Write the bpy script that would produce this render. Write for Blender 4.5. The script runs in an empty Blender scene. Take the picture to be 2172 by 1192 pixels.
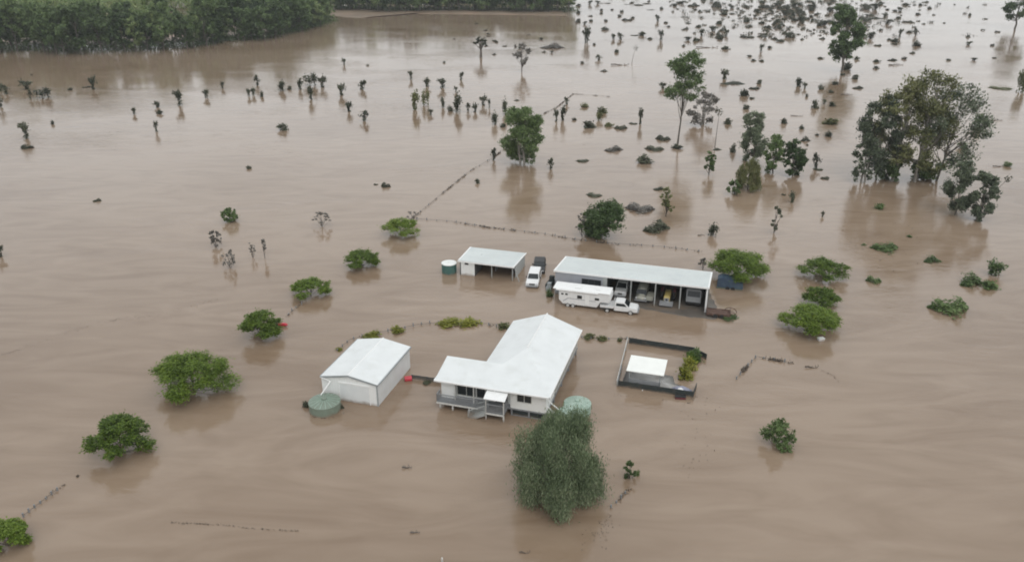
import bpy, bmesh, math, random
import numpy as np
from mathutils import Vector, Matrix
S = bpy.context.scene
C = S.collection
# ------------------------------------------------------------------ camera
CX, CY, F, CAMH = 1086.0, 596.0, 1710.0, 50.0
PITCH = math.radians(23.6)
cam = bpy.data.cameras.new('camera'); camo = bpy.data.objects.new('camera', cam); C.objects.link(camo)
cam.sensor_width = 36.0; cam.lens = 36.0 * F / 2172.0; cam.clip_end = 9000; cam.clip_start = 0.5
camo.location = (0, 0, CAMH); camo.rotation_euler = (math.radians(90) - PITCH, 0, 0)
S.camera = camo
# ------------------------------------------------------------------ sky and light (bright overcast)
SUN_EL, SUN_AZ = math.radians(50), math.radians(163)      # azimuth measured from +Y towards +X
w = bpy.data.worlds.new('World'); S.world = w; w.use_nodes = True
nt = w.node_tree; nt.nodes.clear()
def N(t, **k):
    n = nt.nodes.new(t)
    for a, b in k.items(): setattr(n, a, b)
    return n
out = N('ShaderNodeOutputWorld'); bg = N('ShaderNodeBackground'); bg.inputs['Strength'].default_value = 0.107
sky = N('ShaderNodeTexSky', sky_type='NISHITA', sun_disc=False)
sky.sun_elevation = SUN_EL; sky.sun_rotation = SUN_AZ; sky.air_density = 1.0; sky.dust_density = 3.0
tc = N('ShaderNodeTexCoord'); mp = N('ShaderNodeMapping'); mp.inputs['Scale'].default_value = (1, 1, 2.6)
nz = N('ShaderNodeTexNoise'); nz.inputs['Scale'].default_value = 2.2; nz.inputs['Detail'].default_value = 6; nz.inputs['Roughness'].default_value = .55
cr = N('ShaderNodeValToRGB')
cr.color_ramp.elements[0].position = .30; cr.color_ramp.elements[0].color = (7.9, 8.15, 8.35, 1)
cr.color_ramp.elements[1].position = .72; cr.color_ramp.elements[1].color = (10.5, 10.65, 10.7, 1)
# the cloud deck is not even
dot = N('ShaderNodeVectorMath', operation='DOT_PRODUCT')
dot.inputs[1].default_value = (.60, .78, .17)       # thinner cloud low in the north-east, as the bright water shows
mr = N('ShaderNodeMapRange'); mr.inputs[1].default_value = -0.6; mr.inputs[2].default_value = 1.0
mr.inputs[3].default_value = 0.90; mr.inputs[4].default_value = 1.17
mul = N('ShaderNodeVectorMath', operation='SCALE')
mix = N('ShaderNodeMixRGB'); mix.inputs[0].default_value = 0.93
L = nt.links.new
L(tc.outputs['Generated'], mp.inputs[0]); L(mp.outputs[0], nz.inputs[0]); L(nz.outputs[0], cr.inputs[0])
L(tc.outputs['Generated'], dot.inputs[0]); L(dot.outputs['Value'], mr.inputs[0])
L(cr.outputs[0], mul.inputs[0]); L(mr.outputs[0], mul.inputs['Scale'])
L(sky.outputs[0], mix.inputs[1]); L(mul.outputs[0], mix.inputs[2])
L(mix.outputs[0], bg.inputs[0]); L(bg.outputs[0], out.inputs[0])
sun = bpy.data.lights.new('sun', 'SUN'); sun.energy = 1.0; sun.angle = math.radians(35); sun.color = (1, .97, .93)
suno = bpy.data.objects.new('sun', sun); C.objects.link(suno)
sd = Vector((math.sin(SUN_AZ)*math.cos(SUN_EL), math.cos(SUN_AZ)*math.cos(SUN_EL), math.sin(SUN_EL)))
suno.rotation_euler = (-sd).to_track_quat('-Z', 'Y').to_euler(); suno.location = (0, 0, 80)
S.view_settings.view_transform = 'Standard'; S.view_settings.look = 'None'
S.view_settings.gamma = 1; S.view_settings.exposure = -0.12; S.view_settings.use_curve_mapping = False
S.render.engine = 'CYCLES'
S.cycles.filter_width = 1.9

# ------------------------------------------------------------------ placing: a survey of the ground made from the photograph
def at(px, py, z=0.0):
    u = (px-CX)/F; v = -(py-CY)/F
    d = (u, math.cos(PITCH)+v*math.sin(PITCH), -math.sin(PITCH)+v*math.cos(PITCH))
    k = (z-CAMH)/d[2]
    return Vector((d[0]*k, d[1]*k, z))
def row(x, y, z):
    dep = y*math.cos(PITCH)-(z-CAMH)*math.sin(PITCH)
    up = y*math.sin(PITCH)+(z-CAMH)*math.cos(PITCH)
    return CX+F*x/dep, CY-F*up/dep
def scale(py):                     # pixels per metre across, at the water
    return (py+150.0)*math.cos(PITCH)/CAMH
def height(px, py, ptop):          # metres of something standing at (px,py) whose top shows at ptop
    p = at(px, py); lo, hi = 0.0, 45.0
    for _ in range(30):
        m = (lo+hi)/2
        if row(p.x, p.y, m)[1] > ptop: lo = m
        else: hi = m
    return lo

# ------------------------------------------------------------------ materials
def newmat(name):
    m = bpy.data.materials.new(name); m.use_nodes = True
    n = m.node_tree; n.nodes.clear(); return m, n
def paint(name, col, rough=.6, var=.12, scale_=1.5, metal=0.0, bump=0.0, bscale=20, stain=None, spec=.5, stripe=None, tide=0.0):
    """plain surface with grain, uneven tone and optional stains"""
    m, n = newmat(name)
    o = n.nodes.new('ShaderNodeOutputMaterial'); b = n.nodes.new('ShaderNodeBsdfPrincipled')
    b.inputs['Roughness'].default_value = rough; b.inputs['Metallic'].default_value = metal
    b.inputs['Specular IOR Level'].default_value = spec
    t = n.nodes.new('ShaderNodeTexCoord'); z = n.nodes.new('ShaderNodeTexNoise')
    z.inputs['Scale'].default_value = scale_; z.inputs['Detail'].default_value = 5
    r = n.nodes.new('ShaderNodeValToRGB')
    a = tuple(max(0, c*(1-var)) for c in col)+(1,); e = tuple(min(1, c*(1+var*.6)) for c in col)+(1,)
    r.color_ramp.elements[0].position = .3; r.color_ramp.elements[0].color = a
    r.color_ramp.elements[1].position = .7; r.color_ramp.elements[1].color = e
    k = n.links.new
    k(t.outputs['Object'], z.inputs[0]); k(z.outputs[0], r.inputs[0]); last = r.outputs[0]
    if stain:
        z2 = n.nodes.new('ShaderNodeTexNoise'); z2.inputs['Scale'].default_value = stain[1]; z2.inputs['Detail'].default_value = 8
        r2 = n.nodes.new('ShaderNodeValToRGB'); r2.color_ramp.elements[0].position = .52; r2.color_ramp.elements[1].position = .7
        mx = n.nodes.new('ShaderNodeMixRGB'); ms = n.nodes.new('ShaderNodeMath'); ms.operation = 'MULTIPLY'; ms.inputs[1].default_value = stain[2]
        k(t.outputs['Object'], z2.inputs[0]); k(z2.outputs[0], r2.inputs[0]); k(r2.outputs[0], ms.inputs[0]); k(ms.outputs[0], mx.inputs[0])
        k(last, mx.inputs[1]); mx.inputs[2].default_value = tuple(stain[0])+(1,); last = mx.outputs[0]
    if tide:        # mud left by the flood just above the water line, ragged along its edge
        sx = n.nodes.new('ShaderNodeSeparateXYZ'); k(t.outputs['Object'], sx.inputs[0])
        zn = n.nodes.new('ShaderNodeTexNoise'); zn.inputs['Scale'].default_value = 1.6; zn.inputs['Detail'].default_value = 6; k(t.outputs['Object'], zn.inputs[0])
        za = n.nodes.new('ShaderNodeMath'); za.operation = 'MULTIPLY_ADD'; za.inputs[1].default_value = -tide*1.6; k(zn.outputs[0], za.inputs[0]); k(sx.outputs['Z'], za.inputs[2])
        zr = n.nodes.new('ShaderNodeMapRange'); zr.inputs[1].default_value = -tide*.7; zr.inputs[2].default_value = tide*.35; zr.inputs[3].default_value = .75; zr.inputs[4].default_value = 0; k(za.outputs[0], zr.inputs[0])
        mt = n.nodes.new('ShaderNodeMixRGB'); mt.inputs[2].default_value = (.24,.18,.13,1); k(zr.outputs[0], mt.inputs[0]); k(last, mt.inputs[1]); last = mt.outputs[0]
    k(last, b.inputs['Base Color'])
    if bump or stripe:
        bp = n.nodes.new('ShaderNodeBump'); bp.inputs['Strength'].default_value = bump or .6; bp.inputs['Distance'].default_value = .03
        if stripe:       # corrugated or boarded: ('X'|'Y'|'Z', period)
            wv = n.nodes.new('ShaderNodeTexWave'); wv.wave_type = 'BANDS'; wv.bands_direction = stripe[0]
            wv.inputs['Scale'].default_value = 0.314/stripe[1]; k(t.outputs['Object'], wv.inputs[0]); k(wv.outputs['Fac'], bp.inputs['Height'])
        else:
            z3 = n.nodes.new('ShaderNodeTexNoise'); z3.inputs['Scale'].default_value = bscale
            k(t.outputs['Object'], z3.inputs[0]); k(z3.outputs[0], bp.inputs['Height'])
        k(bp.outputs[0], b.inputs['Normal'])
    k(b.outputs[0], o.inputs[0]); return m
def foliage(name, dark, light, third=None, trans=.3, nsc=.7, vary=.34):
    """leaves: every leaf its own tone, clumps of a tree differ a little, so do trees"""
    m, n = newmat(name); k = n.links.new
    o = n.nodes.new('ShaderNodeOutputMaterial'); b = n.nodes.new('ShaderNodeBsdfPrincipled')
    b.inputs['Roughness'].default_value = .55; b.inputs['Specular IOR Level'].default_value = .3
    g = n.nodes.new('ShaderNodeNewGeometry'); t = n.nodes.new('ShaderNodeTexCoord')
    z = n.nodes.new('ShaderNodeTexNoise'); z.inputs['Scale'].default_value = nsc; z.inputs['Detail'].default_value = 3
    k(t.outputs['Object'], z.inputs[0])
    a = n.nodes.new('ShaderNodeMath'); a.operation = 'MULTIPLY'; a.inputs[1].default_value = .34; k(g.outputs['Random Per Island'], a.inputs[0])
    a2 = n.nodes.new('ShaderNodeMath'); a2.operation = 'ADD'; k(a.outputs[0], a2.inputs[0])
    a3 = n.nodes.new('ShaderNodeMath'); a3.operation = 'MULTIPLY'; a3.inputs[1].default_value = .72; k(z.outputs[0], a3.inputs[0]); k(a3.outputs[0], a2.inputs[1])
    oi = n.nodes.new('ShaderNodeObjectInfo')
    a4 = n.nodes.new('ShaderNodeMath'); a4.operation = 'MULTIPLY_ADD'; a4.inputs[1].default_value = vary; a4.inputs[2].default_value = -vary/2
    k(oi.outputs['Random'], a4.inputs[0])
    a5 = n.nodes.new('ShaderNodeMath'); a5.operation = 'ADD'; k(a2.outputs[0], a5.inputs[0]); k(a4.outputs[0], a5.inputs[1])
    r = n.nodes.new('ShaderNodeValToRGB')
    r.color_ramp.elements[0].position = .2; r.color_ramp.elements[0].color = tuple(dark)+(1,)
    r.color_ramp.elements[1].position = .68; r.color_ramp.elements[1].color = tuple(light)+(1,)
    if third: e = r.color_ramp.elements.new(.9); e.color = tuple(third)+(1,)
    k(a5.outputs[0], r.inputs[0]); k(r.outputs[0], b.inputs['Base Color'])
    tr = n.nodes.new('ShaderNodeBsdfTranslucent'); k(r.outputs[0], tr.inputs[0])
    mx = n.nodes.new('ShaderNodeMixShader'); mx.inputs[0].default_value = trans
    k(b.outputs[0], mx.inputs[1]); k(tr.outputs[0], mx.inputs[2]); k(mx.outputs[0], o.inputs[0]); return m
def glassmat(name, col):
    m, n = newmat(name); o = n.nodes.new('ShaderNodeOutputMaterial'); b = n.nodes.new('ShaderNodeBsdfPrincipled')
    z = n.nodes.new('ShaderNodeTexNoise'); z.inputs['Scale'].default_value = .8
    r = n.nodes.new('ShaderNodeValToRGB'); r.color_ramp.elements[0].color = tuple(c*.6 for c in col)+(1,); r.color_ramp.elements[1].color = tuple(c*1.5 for c in col)+(1,)
    t = n.nodes.new('ShaderNodeTexCoord'); n.links.new(t.outputs['Object'], z.inputs[0]); n.links.new(z.outputs[0], r.inputs[0]); n.links.new(r.outputs[0], b.inputs['Base Color'])
    b.inputs['Roughness'].default_value = .08; b.inputs['Specular IOR Level'].default_value = .6
    n.links.new(b.outputs[0], o.inputs[0]); return m
M = {}
M['roof_white'] = paint('painted_roof_steel', (.74,.77,.77), .5, .05, .5, stain=((.60,.62,.60), .7, .4), stripe=('X', .45), bump=.12)
M['roof_white_y'] = paint('painted_roof_steel_side', (.74,.77,.77), .5, .05, .5, stain=((.60,.62,.60), .7, .4), stripe=('Y', .45), bump=.12)
M['roof_grey'] = paint('zincalume_roof_steel', (.60,.645,.635), .5, .06, .35, stain=((.50,.55,.56), .6, .5), stripe=('X', .45), bump=.15)
M['cap'] = paint('roof_flashing', (.86,.87,.86), .5, .04, 2)
M['trim_grey'] = paint('grey_gutter_steel', (.33,.36,.37), .5, .1, 2)
M['wall_white'] = paint('white_wall_cladding', (.84,.86,.85), .6, .04, .6, stain=((.70,.68,.62), .9, .3), stripe=('X', .32), bump=.35, tide=0.35)
M['board_white'] = paint('white_weatherboard', (.84,.85,.83), .6, .04, .6, stain=((.7,.67,.6), .8, .3), stripe=('Z', .2), bump=.5)
M['door_grey'] = paint('roller_door_steel', (.76,.79,.79), .55, .05, 1, stripe=('Z', .12), bump=.4, tide=0.4)
M['wall_bluegrey'] = paint('blue_grey_cladding', (.36,.375,.41), .6, .06, .6, stain=((.30,.30,.31), .8, .4), stripe=('X', .32), bump=.4, tide=0.4)
M['steel_inside'] = paint('shaded_inner_cladding', (.12,.13,.13), .7, .15, 1, stripe=('X', .4), bump=.4)  # colour darkened to put the shade of the open bays into the cladding
M['post'] = paint('galvanised_post', (.38,.40,.39), .6, .1, 2, tide=0.4)
M['timber_white'] = paint('weathered_white_timber', (.62,.62,.59), .7, .12, 3, stain=((.35,.31,.26), 2.5, .5), tide=0.35)
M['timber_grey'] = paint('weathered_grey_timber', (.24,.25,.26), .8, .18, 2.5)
M['deck'] = paint('grey_deck_boards', (.22,.22,.22), .8, .15, 2, stripe=('Y', .14), bump=.4)
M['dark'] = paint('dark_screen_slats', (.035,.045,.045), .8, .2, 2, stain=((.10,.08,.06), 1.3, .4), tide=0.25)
M['concrete'] = paint('wet_concrete', (.38,.375,.36), .35, .14, .6, stain=((.24,.21,.175), .5, .6), bump=.2, bscale=8)
M['gravel'] = paint('wet_dark_gravel', (.13,.115,.10), .35, .25, .5, stain=((.20,.155,.115), .3, .8), bump=.5, bscale=9)
M['glass'] = glassmat('dark_window_glass', (.018,.022,.024))
M['tank_sage'] = paint('sage_green_tank', (.20,.25,.20), .5, .08, 1.2, stain=((.14,.16,.12), 1.5, .45), tide=0.3)
M['tank_mint'] = paint('pale_green_tank', (.30,.41,.34), .5, .1, 1.2, stain=((.48,.56,.5), 2, .5), tide=0.35)
M['tank_teal'] = paint('teal_tank', (.06,.15,.135), .5, .1, 1.5, stain=((.12,.16,.14), 1.2, .4), tide=0.3)
M['tank_lid'] = paint('white_tank_lid', (.80,.82,.80), .55, .06, 2)
M['car_white'] = paint('white_vehicle_paint', (.80,.81,.81), .25, .03, 2, stain=((.62,.58,.52), 2.2, .25), tide=0.35)
M['cream'] = paint('cream_vehicle_paint', (.40,.40,.35), .4, .1, 2, stain=((.35,.31,.24), 2.2, .4))
M['silver'] = paint('grey_vehicle_body', (.30,.31,.32), .4, .1, 2)
M['yellow'] = paint('yellow_tractor_paint', (.55,.44,.16), .45, .1, 2, stain=((.3,.22,.12), 2.2, .4))
M['maroon'] = paint('maroon_painted_steel', (.14,.035,.045), .5, .15, 2)
M['red'] = paint('red_plastic', (.55,.04,.06), .4, .1, 2)
M['tyre'] = paint('black_rubber', (.025,.025,.025), .8, .2, 4)
M['rim'] = paint('wheel_rim_steel', (.55,.55,.54), .4, .1, 4)
M['lamp'] = paint('headlamp_lens', (.62,.64,.66), .15, .05, 4)
M['black'] = paint('black_trim', (.02,.021,.022), .5, .2, 3)
M['stripe'] = paint('grey_decal', (.30,.32,.35), .4, .08, 3)
M['rust'] = paint('rusty_steel', (.10,.055,.04), .8, .3, 3, stain=((.26,.19,.15), 2, .5))
M['blue'] = paint('blue_tarpaulin', (.045,.075,.12), .5, .2, 1.5, stain=((.10,.15,.16), 1, .6), bump=.8, bscale=2)
M['lilac'] = paint('faded_blue_tarpaulin', (.27,.28,.36), .55, .2, 1.5, bump=.8, bscale=3)
M['cloth_white'] = paint('shade_roof_steel', (.86,.88,.84), .5, .04, 1)
M['bark'] = paint('tree_bark', (.13,.115,.095), .9, .35, 2, stain=((.25,.235,.21), 1.3, .5), bump=.5)
M['bark_pale'] = paint('pale_gum_bark', (.30,.28,.25), .8, .25, 1.5, stain=((.14,.12,.10), 1.3, .6))
M['debris'] = paint('flood_debris', (.125,.10,.078), .9, .4, 3)
M['twig'] = paint('bare_grey_twigs', (.15,.13,.115), .9, .3, 3)
M['f_lush'] = foliage('lush_green_leaves', (.06,.105,.018), (.175,.26,.035), (.26,.32,.06), .32)
M['f_mid'] = foliage('mid_green_leaves', (.055,.09,.03), (.145,.215,.075), (.20,.26,.11))
M['f_dark'] = foliage('dark_green_leaves', (.04,.072,.025), (.115,.175,.065), (.16,.22,.085))
M['f_olive'] = foliage('olive_gum_leaves', (.06,.075,.024), (.205,.215,.09), (.29,.29,.15))
M['f_greyg'] = foliage('grey_green_gum_leaves', (.055,.075,.048), (.19,.23,.145), (.29,.32,.22))
M['f_willow'] = foliage('silvery_weeping_leaves', (.05,.075,.04), (.18,.24,.13), (.34,.38,.25), .3, .5)
M['f_hedge'] = foliage('yellow_green_hedge_leaves', (.12,.13,.018), (.27,.28,.04), (.34,.33,.08))
M['f_grey'] = foliage('drab_drowned_leaves', (.11,.10,.085), (.24,.225,.20), (.34,.32,.29), .15)
M['f_forest'] = foliage('forest_leaves', (.04,.07,.026), (.155,.225,.085), (.26,.32,.13), .3, .2, .7)
M['f_brush'] = foliage('dark_scrub_leaves', (.034,.042,.026), (.10,.11,.066), (.15,.16,.10), .2)

# ------------------------------------------------------------------ mesh helpers
class MB:
    def __init__(s): s.v = []; s.f = []; s.m = []
    def add(s, vs, fs, mi=0):
        b = len(s.v); s.v += [tuple(p) for p in vs]; s.f += [tuple(i+b for i in q) for q in fs]; s.m += [mi]*len(fs); return s
    def box(s, x0, x1, y0, y1, z0, z1, mi=0):
        return s.add([(x0,y0,z0),(x1,y0,z0),(x1,y1,z0),(x0,y1,z0),(x0,y0,z1),(x1,y0,z1),(x1,y1,z1),(x0,y1,z1)],
              [(3,2,1,0),(4,5,6,7),(0,1,5,4),(1,2,6,5),(2,3,7,6),(3,0,4,7)], mi)
    def slab(s, pts, t, mi=0):          # polygon of 3d points, thickened downwards
        n = len(pts); q = [(p[0],p[1],p[2]-t) for p in pts]
        return s.add(list(pts)+q, [tuple(range(n)), tuple(range(2*n-1, n-1, -1))]+[(i, i+n, (i+1)%n+n, (i+1)%n) for i in range(n)], mi)
    def prism(s, prof, y0, y1, mi=0, inset=0.0, zi=None):      # xz profile run along y; inset narrows points above zi
        n = len(prof); a = []; b = []
        for x, z in prof:
            d = inset if (zi is not None and z > zi) else 0
            a.append((x, y0+d, z)); b.append((x, y1-d, z))
        return s.add(a+b, [tuple(range(n)), tuple(range(2*n-1, n-1, -1))]+[(i, i+n, (i+1)%n+n, (i+1)%n) for i in range(n)], mi)
    def tube(s, p0, p1, r0, r1=None, n=6, mi=0, cap=True):
        r1 = r0 if r1 is None else r1
        p0 = Vector(p0); p1 = Vector(p1); d = (p1-p0)
        if d.length < 1e-5: return s
        d.normalize(); u = d.orthogonal().normalized(); v = d.cross(u)
        vs = []
        for p, r in ((p0, r0), (p1, r1)):
            for i in range(n):
                a = 2*math.pi*i/n; vs.append(p+u*math.cos(a)*r+v*math.sin(a)*r)
        fs = [(i, (i+1)%n, (i+1)%n+n, i+n) for i in range(n)]
        if cap: fs += [tuple(range(n-1, -1, -1)), tuple(range(n, 2*n))]
        return s.add(vs, fs, mi)
    def lathe(s, prof, n=24, mi=0, c=(0,0)):
        vs = []; fs = []
        for r, z in prof:
            for i in range(n):
                a = 2*math.pi*i/n; vs.append((c[0]+r*math.cos(a), c[1]+r*math.sin(a), z))
        for k in range(len(prof)-1):
            for i in range(n): fs.append((k*n+i, k*n+(i+1)%n, (k+1)*n+(i+1)%n, (k+1)*n+i))
        return s.add(vs, fs, mi)
    def mesh(s, name, mats):
        me = bpy.data.meshes.new(name); me.from_pydata(s.v, [], s.f)
        for m in mats: me.materials.append(m)
        me.polygons.foreach_set('material_index', s.m); me.update(); return me
    def build(s, name, mats, parent=None, bevel=0.0, smooth=False):
        if not isinstance(mats, (list, tuple)): mats = [mats]
        me = s.mesh(name, mats)
        bm = bmesh.new(); bm.from_mesh(me)
        bmesh.ops.recalc_face_normals(bm, faces=bm.faces)
        if bevel: bmesh.ops.bevel(bm, geom=bm.edges[:], offset=bevel, segments=2, affect='EDGES', clamp_overlap=True)
        bm.to_mesh(me); bm.free()
        if smooth:
            for p in me.polygons: p.use_smooth = True
        o = bpy.data.objects.new(name, me); C.objects.link(o); o.parent = parent
        return o
def thing(name, label, cat, loc=(0,0,0), rz=0.0, group=None):
    o = bpy.data.objects.new(name, None); C.objects.link(o); o.location = loc; o.rotation_euler = (0, 0, rz)
    o.empty_display_size = .3
    tag(o, label, cat, group); return o
def tag(o, label=None, cat=None, group=None, kind=None):
    if label: o['label'] = label
    if cat: o['category'] = cat
    if group: o['group'] = group
    if kind: o['kind'] = kind
    return o
def inst(me, name, parent=None, loc=(0,0,0), rz=0.0, sc=(1,1,1)):
    o = bpy.data.objects.new(name, me); C.objects.link(o); o.parent = parent
    o.location = loc; o.rotation_euler = (0, 0, rz); o.scale = sc; return o
RZ = math.radians(-16.5)
def dirA(d): return Vector((math.cos(RZ)*d, math.sin(RZ)*d, 0))
def loc2world(o, x, y, z=0): return Vector((o[0]+x*math.cos(RZ)-y*math.sin(RZ), o[1]+x*math.sin(RZ)+y*math.cos(RZ), z))
# ------------------------------------------------------------------ flood water, air, land
m, n = newmat('muddy_flood_water'); k = n.links.new
o = n.nodes.new('ShaderNodeOutputMaterial'); b = n.nodes.new('ShaderNodeBsdfPrincipled')
b.inputs['Roughness'].default_value = .09; b.inputs['IOR'].default_value = 1.5
t = n.nodes.new('ShaderNodeTexCoord')
def noise(sc, mapping, detail=4, rot=0.0, dist=0.0):
    mpn = n.nodes.new('ShaderNodeMapping'); mpn.inputs['Scale'].default_value = mapping; mpn.inputs['Rotation'].default_value = (0, 0, rot)
    z = n.nodes.new('ShaderNodeTexNoise'); z.inputs['Scale'].default_value = sc; z.inputs['Detail'].default_value = detail
    z.inputs['Distortion'].default_value = dist
    k(t.outputs['Object'], mpn.inputs[0]); k(mpn.outputs[0], z.inputs[0]); return z.outputs[0]
sed = noise(.012, (1, 1.6, 1), 3, .2, .4)        # broad plumes of silt
sed2 = noise(.11, (.5, 1.5, 1), 8, -.12, 2.2)    # streaks along the current
ad = n.nodes.new('ShaderNodeMath'); ad.operation = 'MULTIPLY_ADD'; ad.inputs[1].default_value = .7
k(sed2, ad.inputs[0]); k(sed, ad.inputs[2])
r = n.nodes.new('ShaderNodeValToRGB')
r.color_ramp.elements[0].position = .66; r.color_ramp.elements[0].color = (.222,.156,.104,1)
r.color_ramp.elements[1].position = 1.0; r.color_ramp.elements[1].color = (.300,.225,.162,1)
k(ad.outputs[0], r.inputs[0]); k(r.outputs[0], b.inputs['Base Color'])
# ripples
h1 = noise(1.1, (1, 1.5, 1), 3, .2, .3); h2 = noise(.2, (.7, 1.6, 1), 6, -.1, 2.5)
mask = noise(.03, (.7, 1.3, 1), 2, .4, .6)
mk = n.nodes.new('ShaderNodeMapRange'); mk.inputs[1].default_value = .42; mk.inputs[2].default_value = .68; mk.inputs[3].default_value = .25; mk.inputs[4].default_value = 1.5
k(mask, mk.inputs[0])
hh = n.nodes.new('ShaderNodeMath'); hh.operation = 'MULTIPLY_ADD'; hh.inputs[1].default_value = 2.8
h3 = noise(.42, (.8, 1.5, 1), 5, .35, 2.2)
h4 = n.nodes.new('ShaderNodeMath'); h4.operation = 'MULTIPLY_ADD'; h4.inputs[1].default_value = 2.8; k(h3, h4.inputs[0]); k(h1, h4.inputs[2])
k(h2, hh.inputs[0]); k(h4.outputs[0], hh.inputs[2])
hm = n.nodes.new('ShaderNodeMath'); hm.operation = 'MULTIPLY'; k(hh.outputs[0], hm.inputs[0]); k(mk.outputs[0], hm.inputs[1])
bp = n.nodes.new('ShaderNodeBump'); bp.inputs['Strength'].default_value = .27; bp.inputs['Distance'].default_value = .05
k(hm.outputs[0], bp.inputs['Height']); k(bp.outputs[0], b.inputs['Normal']); k(b.outputs[0], o.inputs[0])
M['water'] = m
g = MB(); X, Y0, Y1 = 1800, -900, 2600
g.add([(-X,Y0,0),(X,Y0,0),(X,Y1,0),(-X,Y1,0)], [(0,1,2,3)])
tag(g.build('flood_water', M['water']), kind='structure')
# river bank and drowned flats under the far forest
M['mud'] = paint('wet_brown_bank', (.22,.165,.115), .6, .25, .06, stain=((.30,.20,.14), .05, .7))
def lump(name, pts, z, mat_, edge=.75, jag=.06, seed=3):
    """a low mound whose rim dips under the water"""
    rg = random.Random(seed); c = Vector((sum(p[0] for p in pts)/len(pts), sum(p[1] for p in pts)/len(pts)))
    ring = []
    for i in range(len(pts)):
        a, b_ = Vector(pts[i]), Vector(pts[(i+1) % len(pts)])
        for q in range(6):
            v = a.lerp(b_, q/6); v = c+(v-c)*(1+rg.uniform(-jag, jag)); ring.append(v)
    nn = len(ring); vs = [(v.x, v.y, -.15) for v in ring]
    for sc_, zz in ((.93, .5), (edge, .9)):
        for v in ring: p = c+(v-c)*sc_; vs.append((p.x, p.y, z*zz*rg.uniform(.6, 1.2)))
    vs.append((c.x, c.y, z)); fs = []
    for q in range(2):
        for i in range(nn): fs.append((q*nn+i, q*nn+(i+1)%nn, (q+1)*nn+(i+1)%nn, (q+1)*nn+i))
    for i in range(nn): fs.append((2*nn+i, 2*nn+(i+1)%nn, 3*nn))
    return MB().add(vs, fs).build(name, mat_, smooth=True)
def gp(l): return [tuple(at(*p)[:2]) for p in l]
bk = lump('river_bank', gp([(690,34),(760,40),(860,30),(1000,31),(1215,34),(1190,20),(1000,14),(700,14)]), .5, M['mud'], .8, .02)
tag(bk, kind='structure')
bk = lump('mud_bank', gp([(-40,96),(200,98),(420,92),(600,72),(690,52),(660,30),(300,40),(-60,50)]), .3, M['mud'], .8, .02, 5)
tag(bk, kind='structure')
tag(lump('shed_apron', [tuple(loc2world((6.2,109.5), x, y)[:2]) for x, y in ((7,-.8),(14,-1.5),(20,-2.4),(24,-2.2),(24.4,1.5),(22.6,7.6),(8,7.6),(6.8,3))], .07, M['gravel'], .85, .05, 8), kind='structure')
# thin moist air
hz = MB().box(-1850, 1850, -950, 2650, -1.2, 53).build('haze', [])
hm_ = bpy.data.materials.new('moist_air'); hm_.use_nodes = True; hn = hm_.node_tree; hn.nodes.clear()
ho = hn.nodes.new('ShaderNodeOutputMaterial'); hv = hn.nodes.new('ShaderNodeVolumePrincipled')
hv.inputs['Color'].default_value = (.86,.90,.93,1); hv.inputs['Density'].default_value = .00016
hn.links.new(hv.outputs[0], ho.inputs['Volume']); hz.data.materials.append(hm_); tag(hz, kind='stuff')
# ------------------------------------------------------------------ homestead on stumps
HO = at(922, 805, 3.4)
house = thing('raised_house', 'white weatherboard house on stumps with a big pale L-shaped metal roof', 'house', (HO.x, HO.y, 0), RZ)
E_, zR, yR = 3.4, 5.02, 7.36
rf = MB()
rf.slab([(13.3,0,E_),(13.3,16.8,E_),(8.8,16.8,zR),(8.8,yR,zR)], .1, 1)
rf.slab([(4.3,16.8,E_),(4.3,4.1,E_),(6.8,4.1,4.3),(8.8,yR,zR),(8.8,16.8,zR)], .1, 1)
rf.slab([(0,0,E_),(13.3,0,E_),(8.8,yR,zR),(6.8,4.1,4.302),(0,4.1,4.302)], .1, 0)
roof = rf.build('roof', [M['roof_white'], M['roof_white_y']], house)
MB().tube((8.8,yR,zR+.02),(8.8,16.85,zR+.02),.09,.09,6).build('ridge_cap', M['cap'], roof)
MB().box(-.05,13.4,-.14,-.01,E_-.16,E_+.01).build('gutter', M['cap'], roof)
MB().box(13.31,13.43,-.14,16.8,E_-.16,E_+.01).build('gutter', M['cap'], roof)
MB().box(-.12,-.01,0,4.1,E_-.25,E_-.02).build('fascia', M['cap'], roof)
# walls
wl = MB()
wl.box(.55,2.15,.55,3.8,.95,3.3)
wl.box(8.75,12.85,.55,4.5,.95,3.3)
wl.box(2.15,8.75,1.25,3.8,.95,3.3)
wl.box(4.8,11.6,3.8,16.5,.95,3.3)
wl.slab([(4.7,16.5,3.3),(12.9,16.5,3.3),(8.8,16.5,4.85)], .01)
wl.box(.5,6.7,3.7,3.85,3.3,4.15)
walls = wl.build('walls', M['board_white'], house)
MB().slab([(4.5,16.52,3.3),(12.9,16.52,3.3),(8.8,16.52,4.85)],.02).build('gable_wall', M['board_white'], house)
def window(parent, x0, x1, z0, z1, y, nm=1, name='window', depth=.05, fm='timber_white'):
    f = MB(); t_ = .06
    f.box(x0-t_,x1+t_,y-depth,y,z1,z1+t_); f.box(x0-t_,x1+t_,y-depth-.03,y,z0-t_,z0); f.box(x0-t_,x0,y-depth,y,z0,z1); f.box(x1,x1+t_,y-depth,y,z0,z1)
    for q in range(1, nm):
        xx = x0+(x1-x0)*q/nm; f.box(xx-.03,xx+.03,y-depth,y,z0,z1)
    w_ = f.build(name, M[fm], parent)
    for q in range(nm):
        a = x0+(x1-x0)*q/nm+(.03 if q else 0); c_ = x0+(x1-x0)*(q+1)/nm-(.03 if q < nm-1 else 0)
        MB().box(a,c_,y-.02,y-.005,z0,z1).build('pane', M['glass'], w_)
    return w_
window(house, 9.55,11.15,1.95,2.95,.545,2)
window(house, 2.25,4.42,1.2,3.2,1.245,2)
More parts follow.
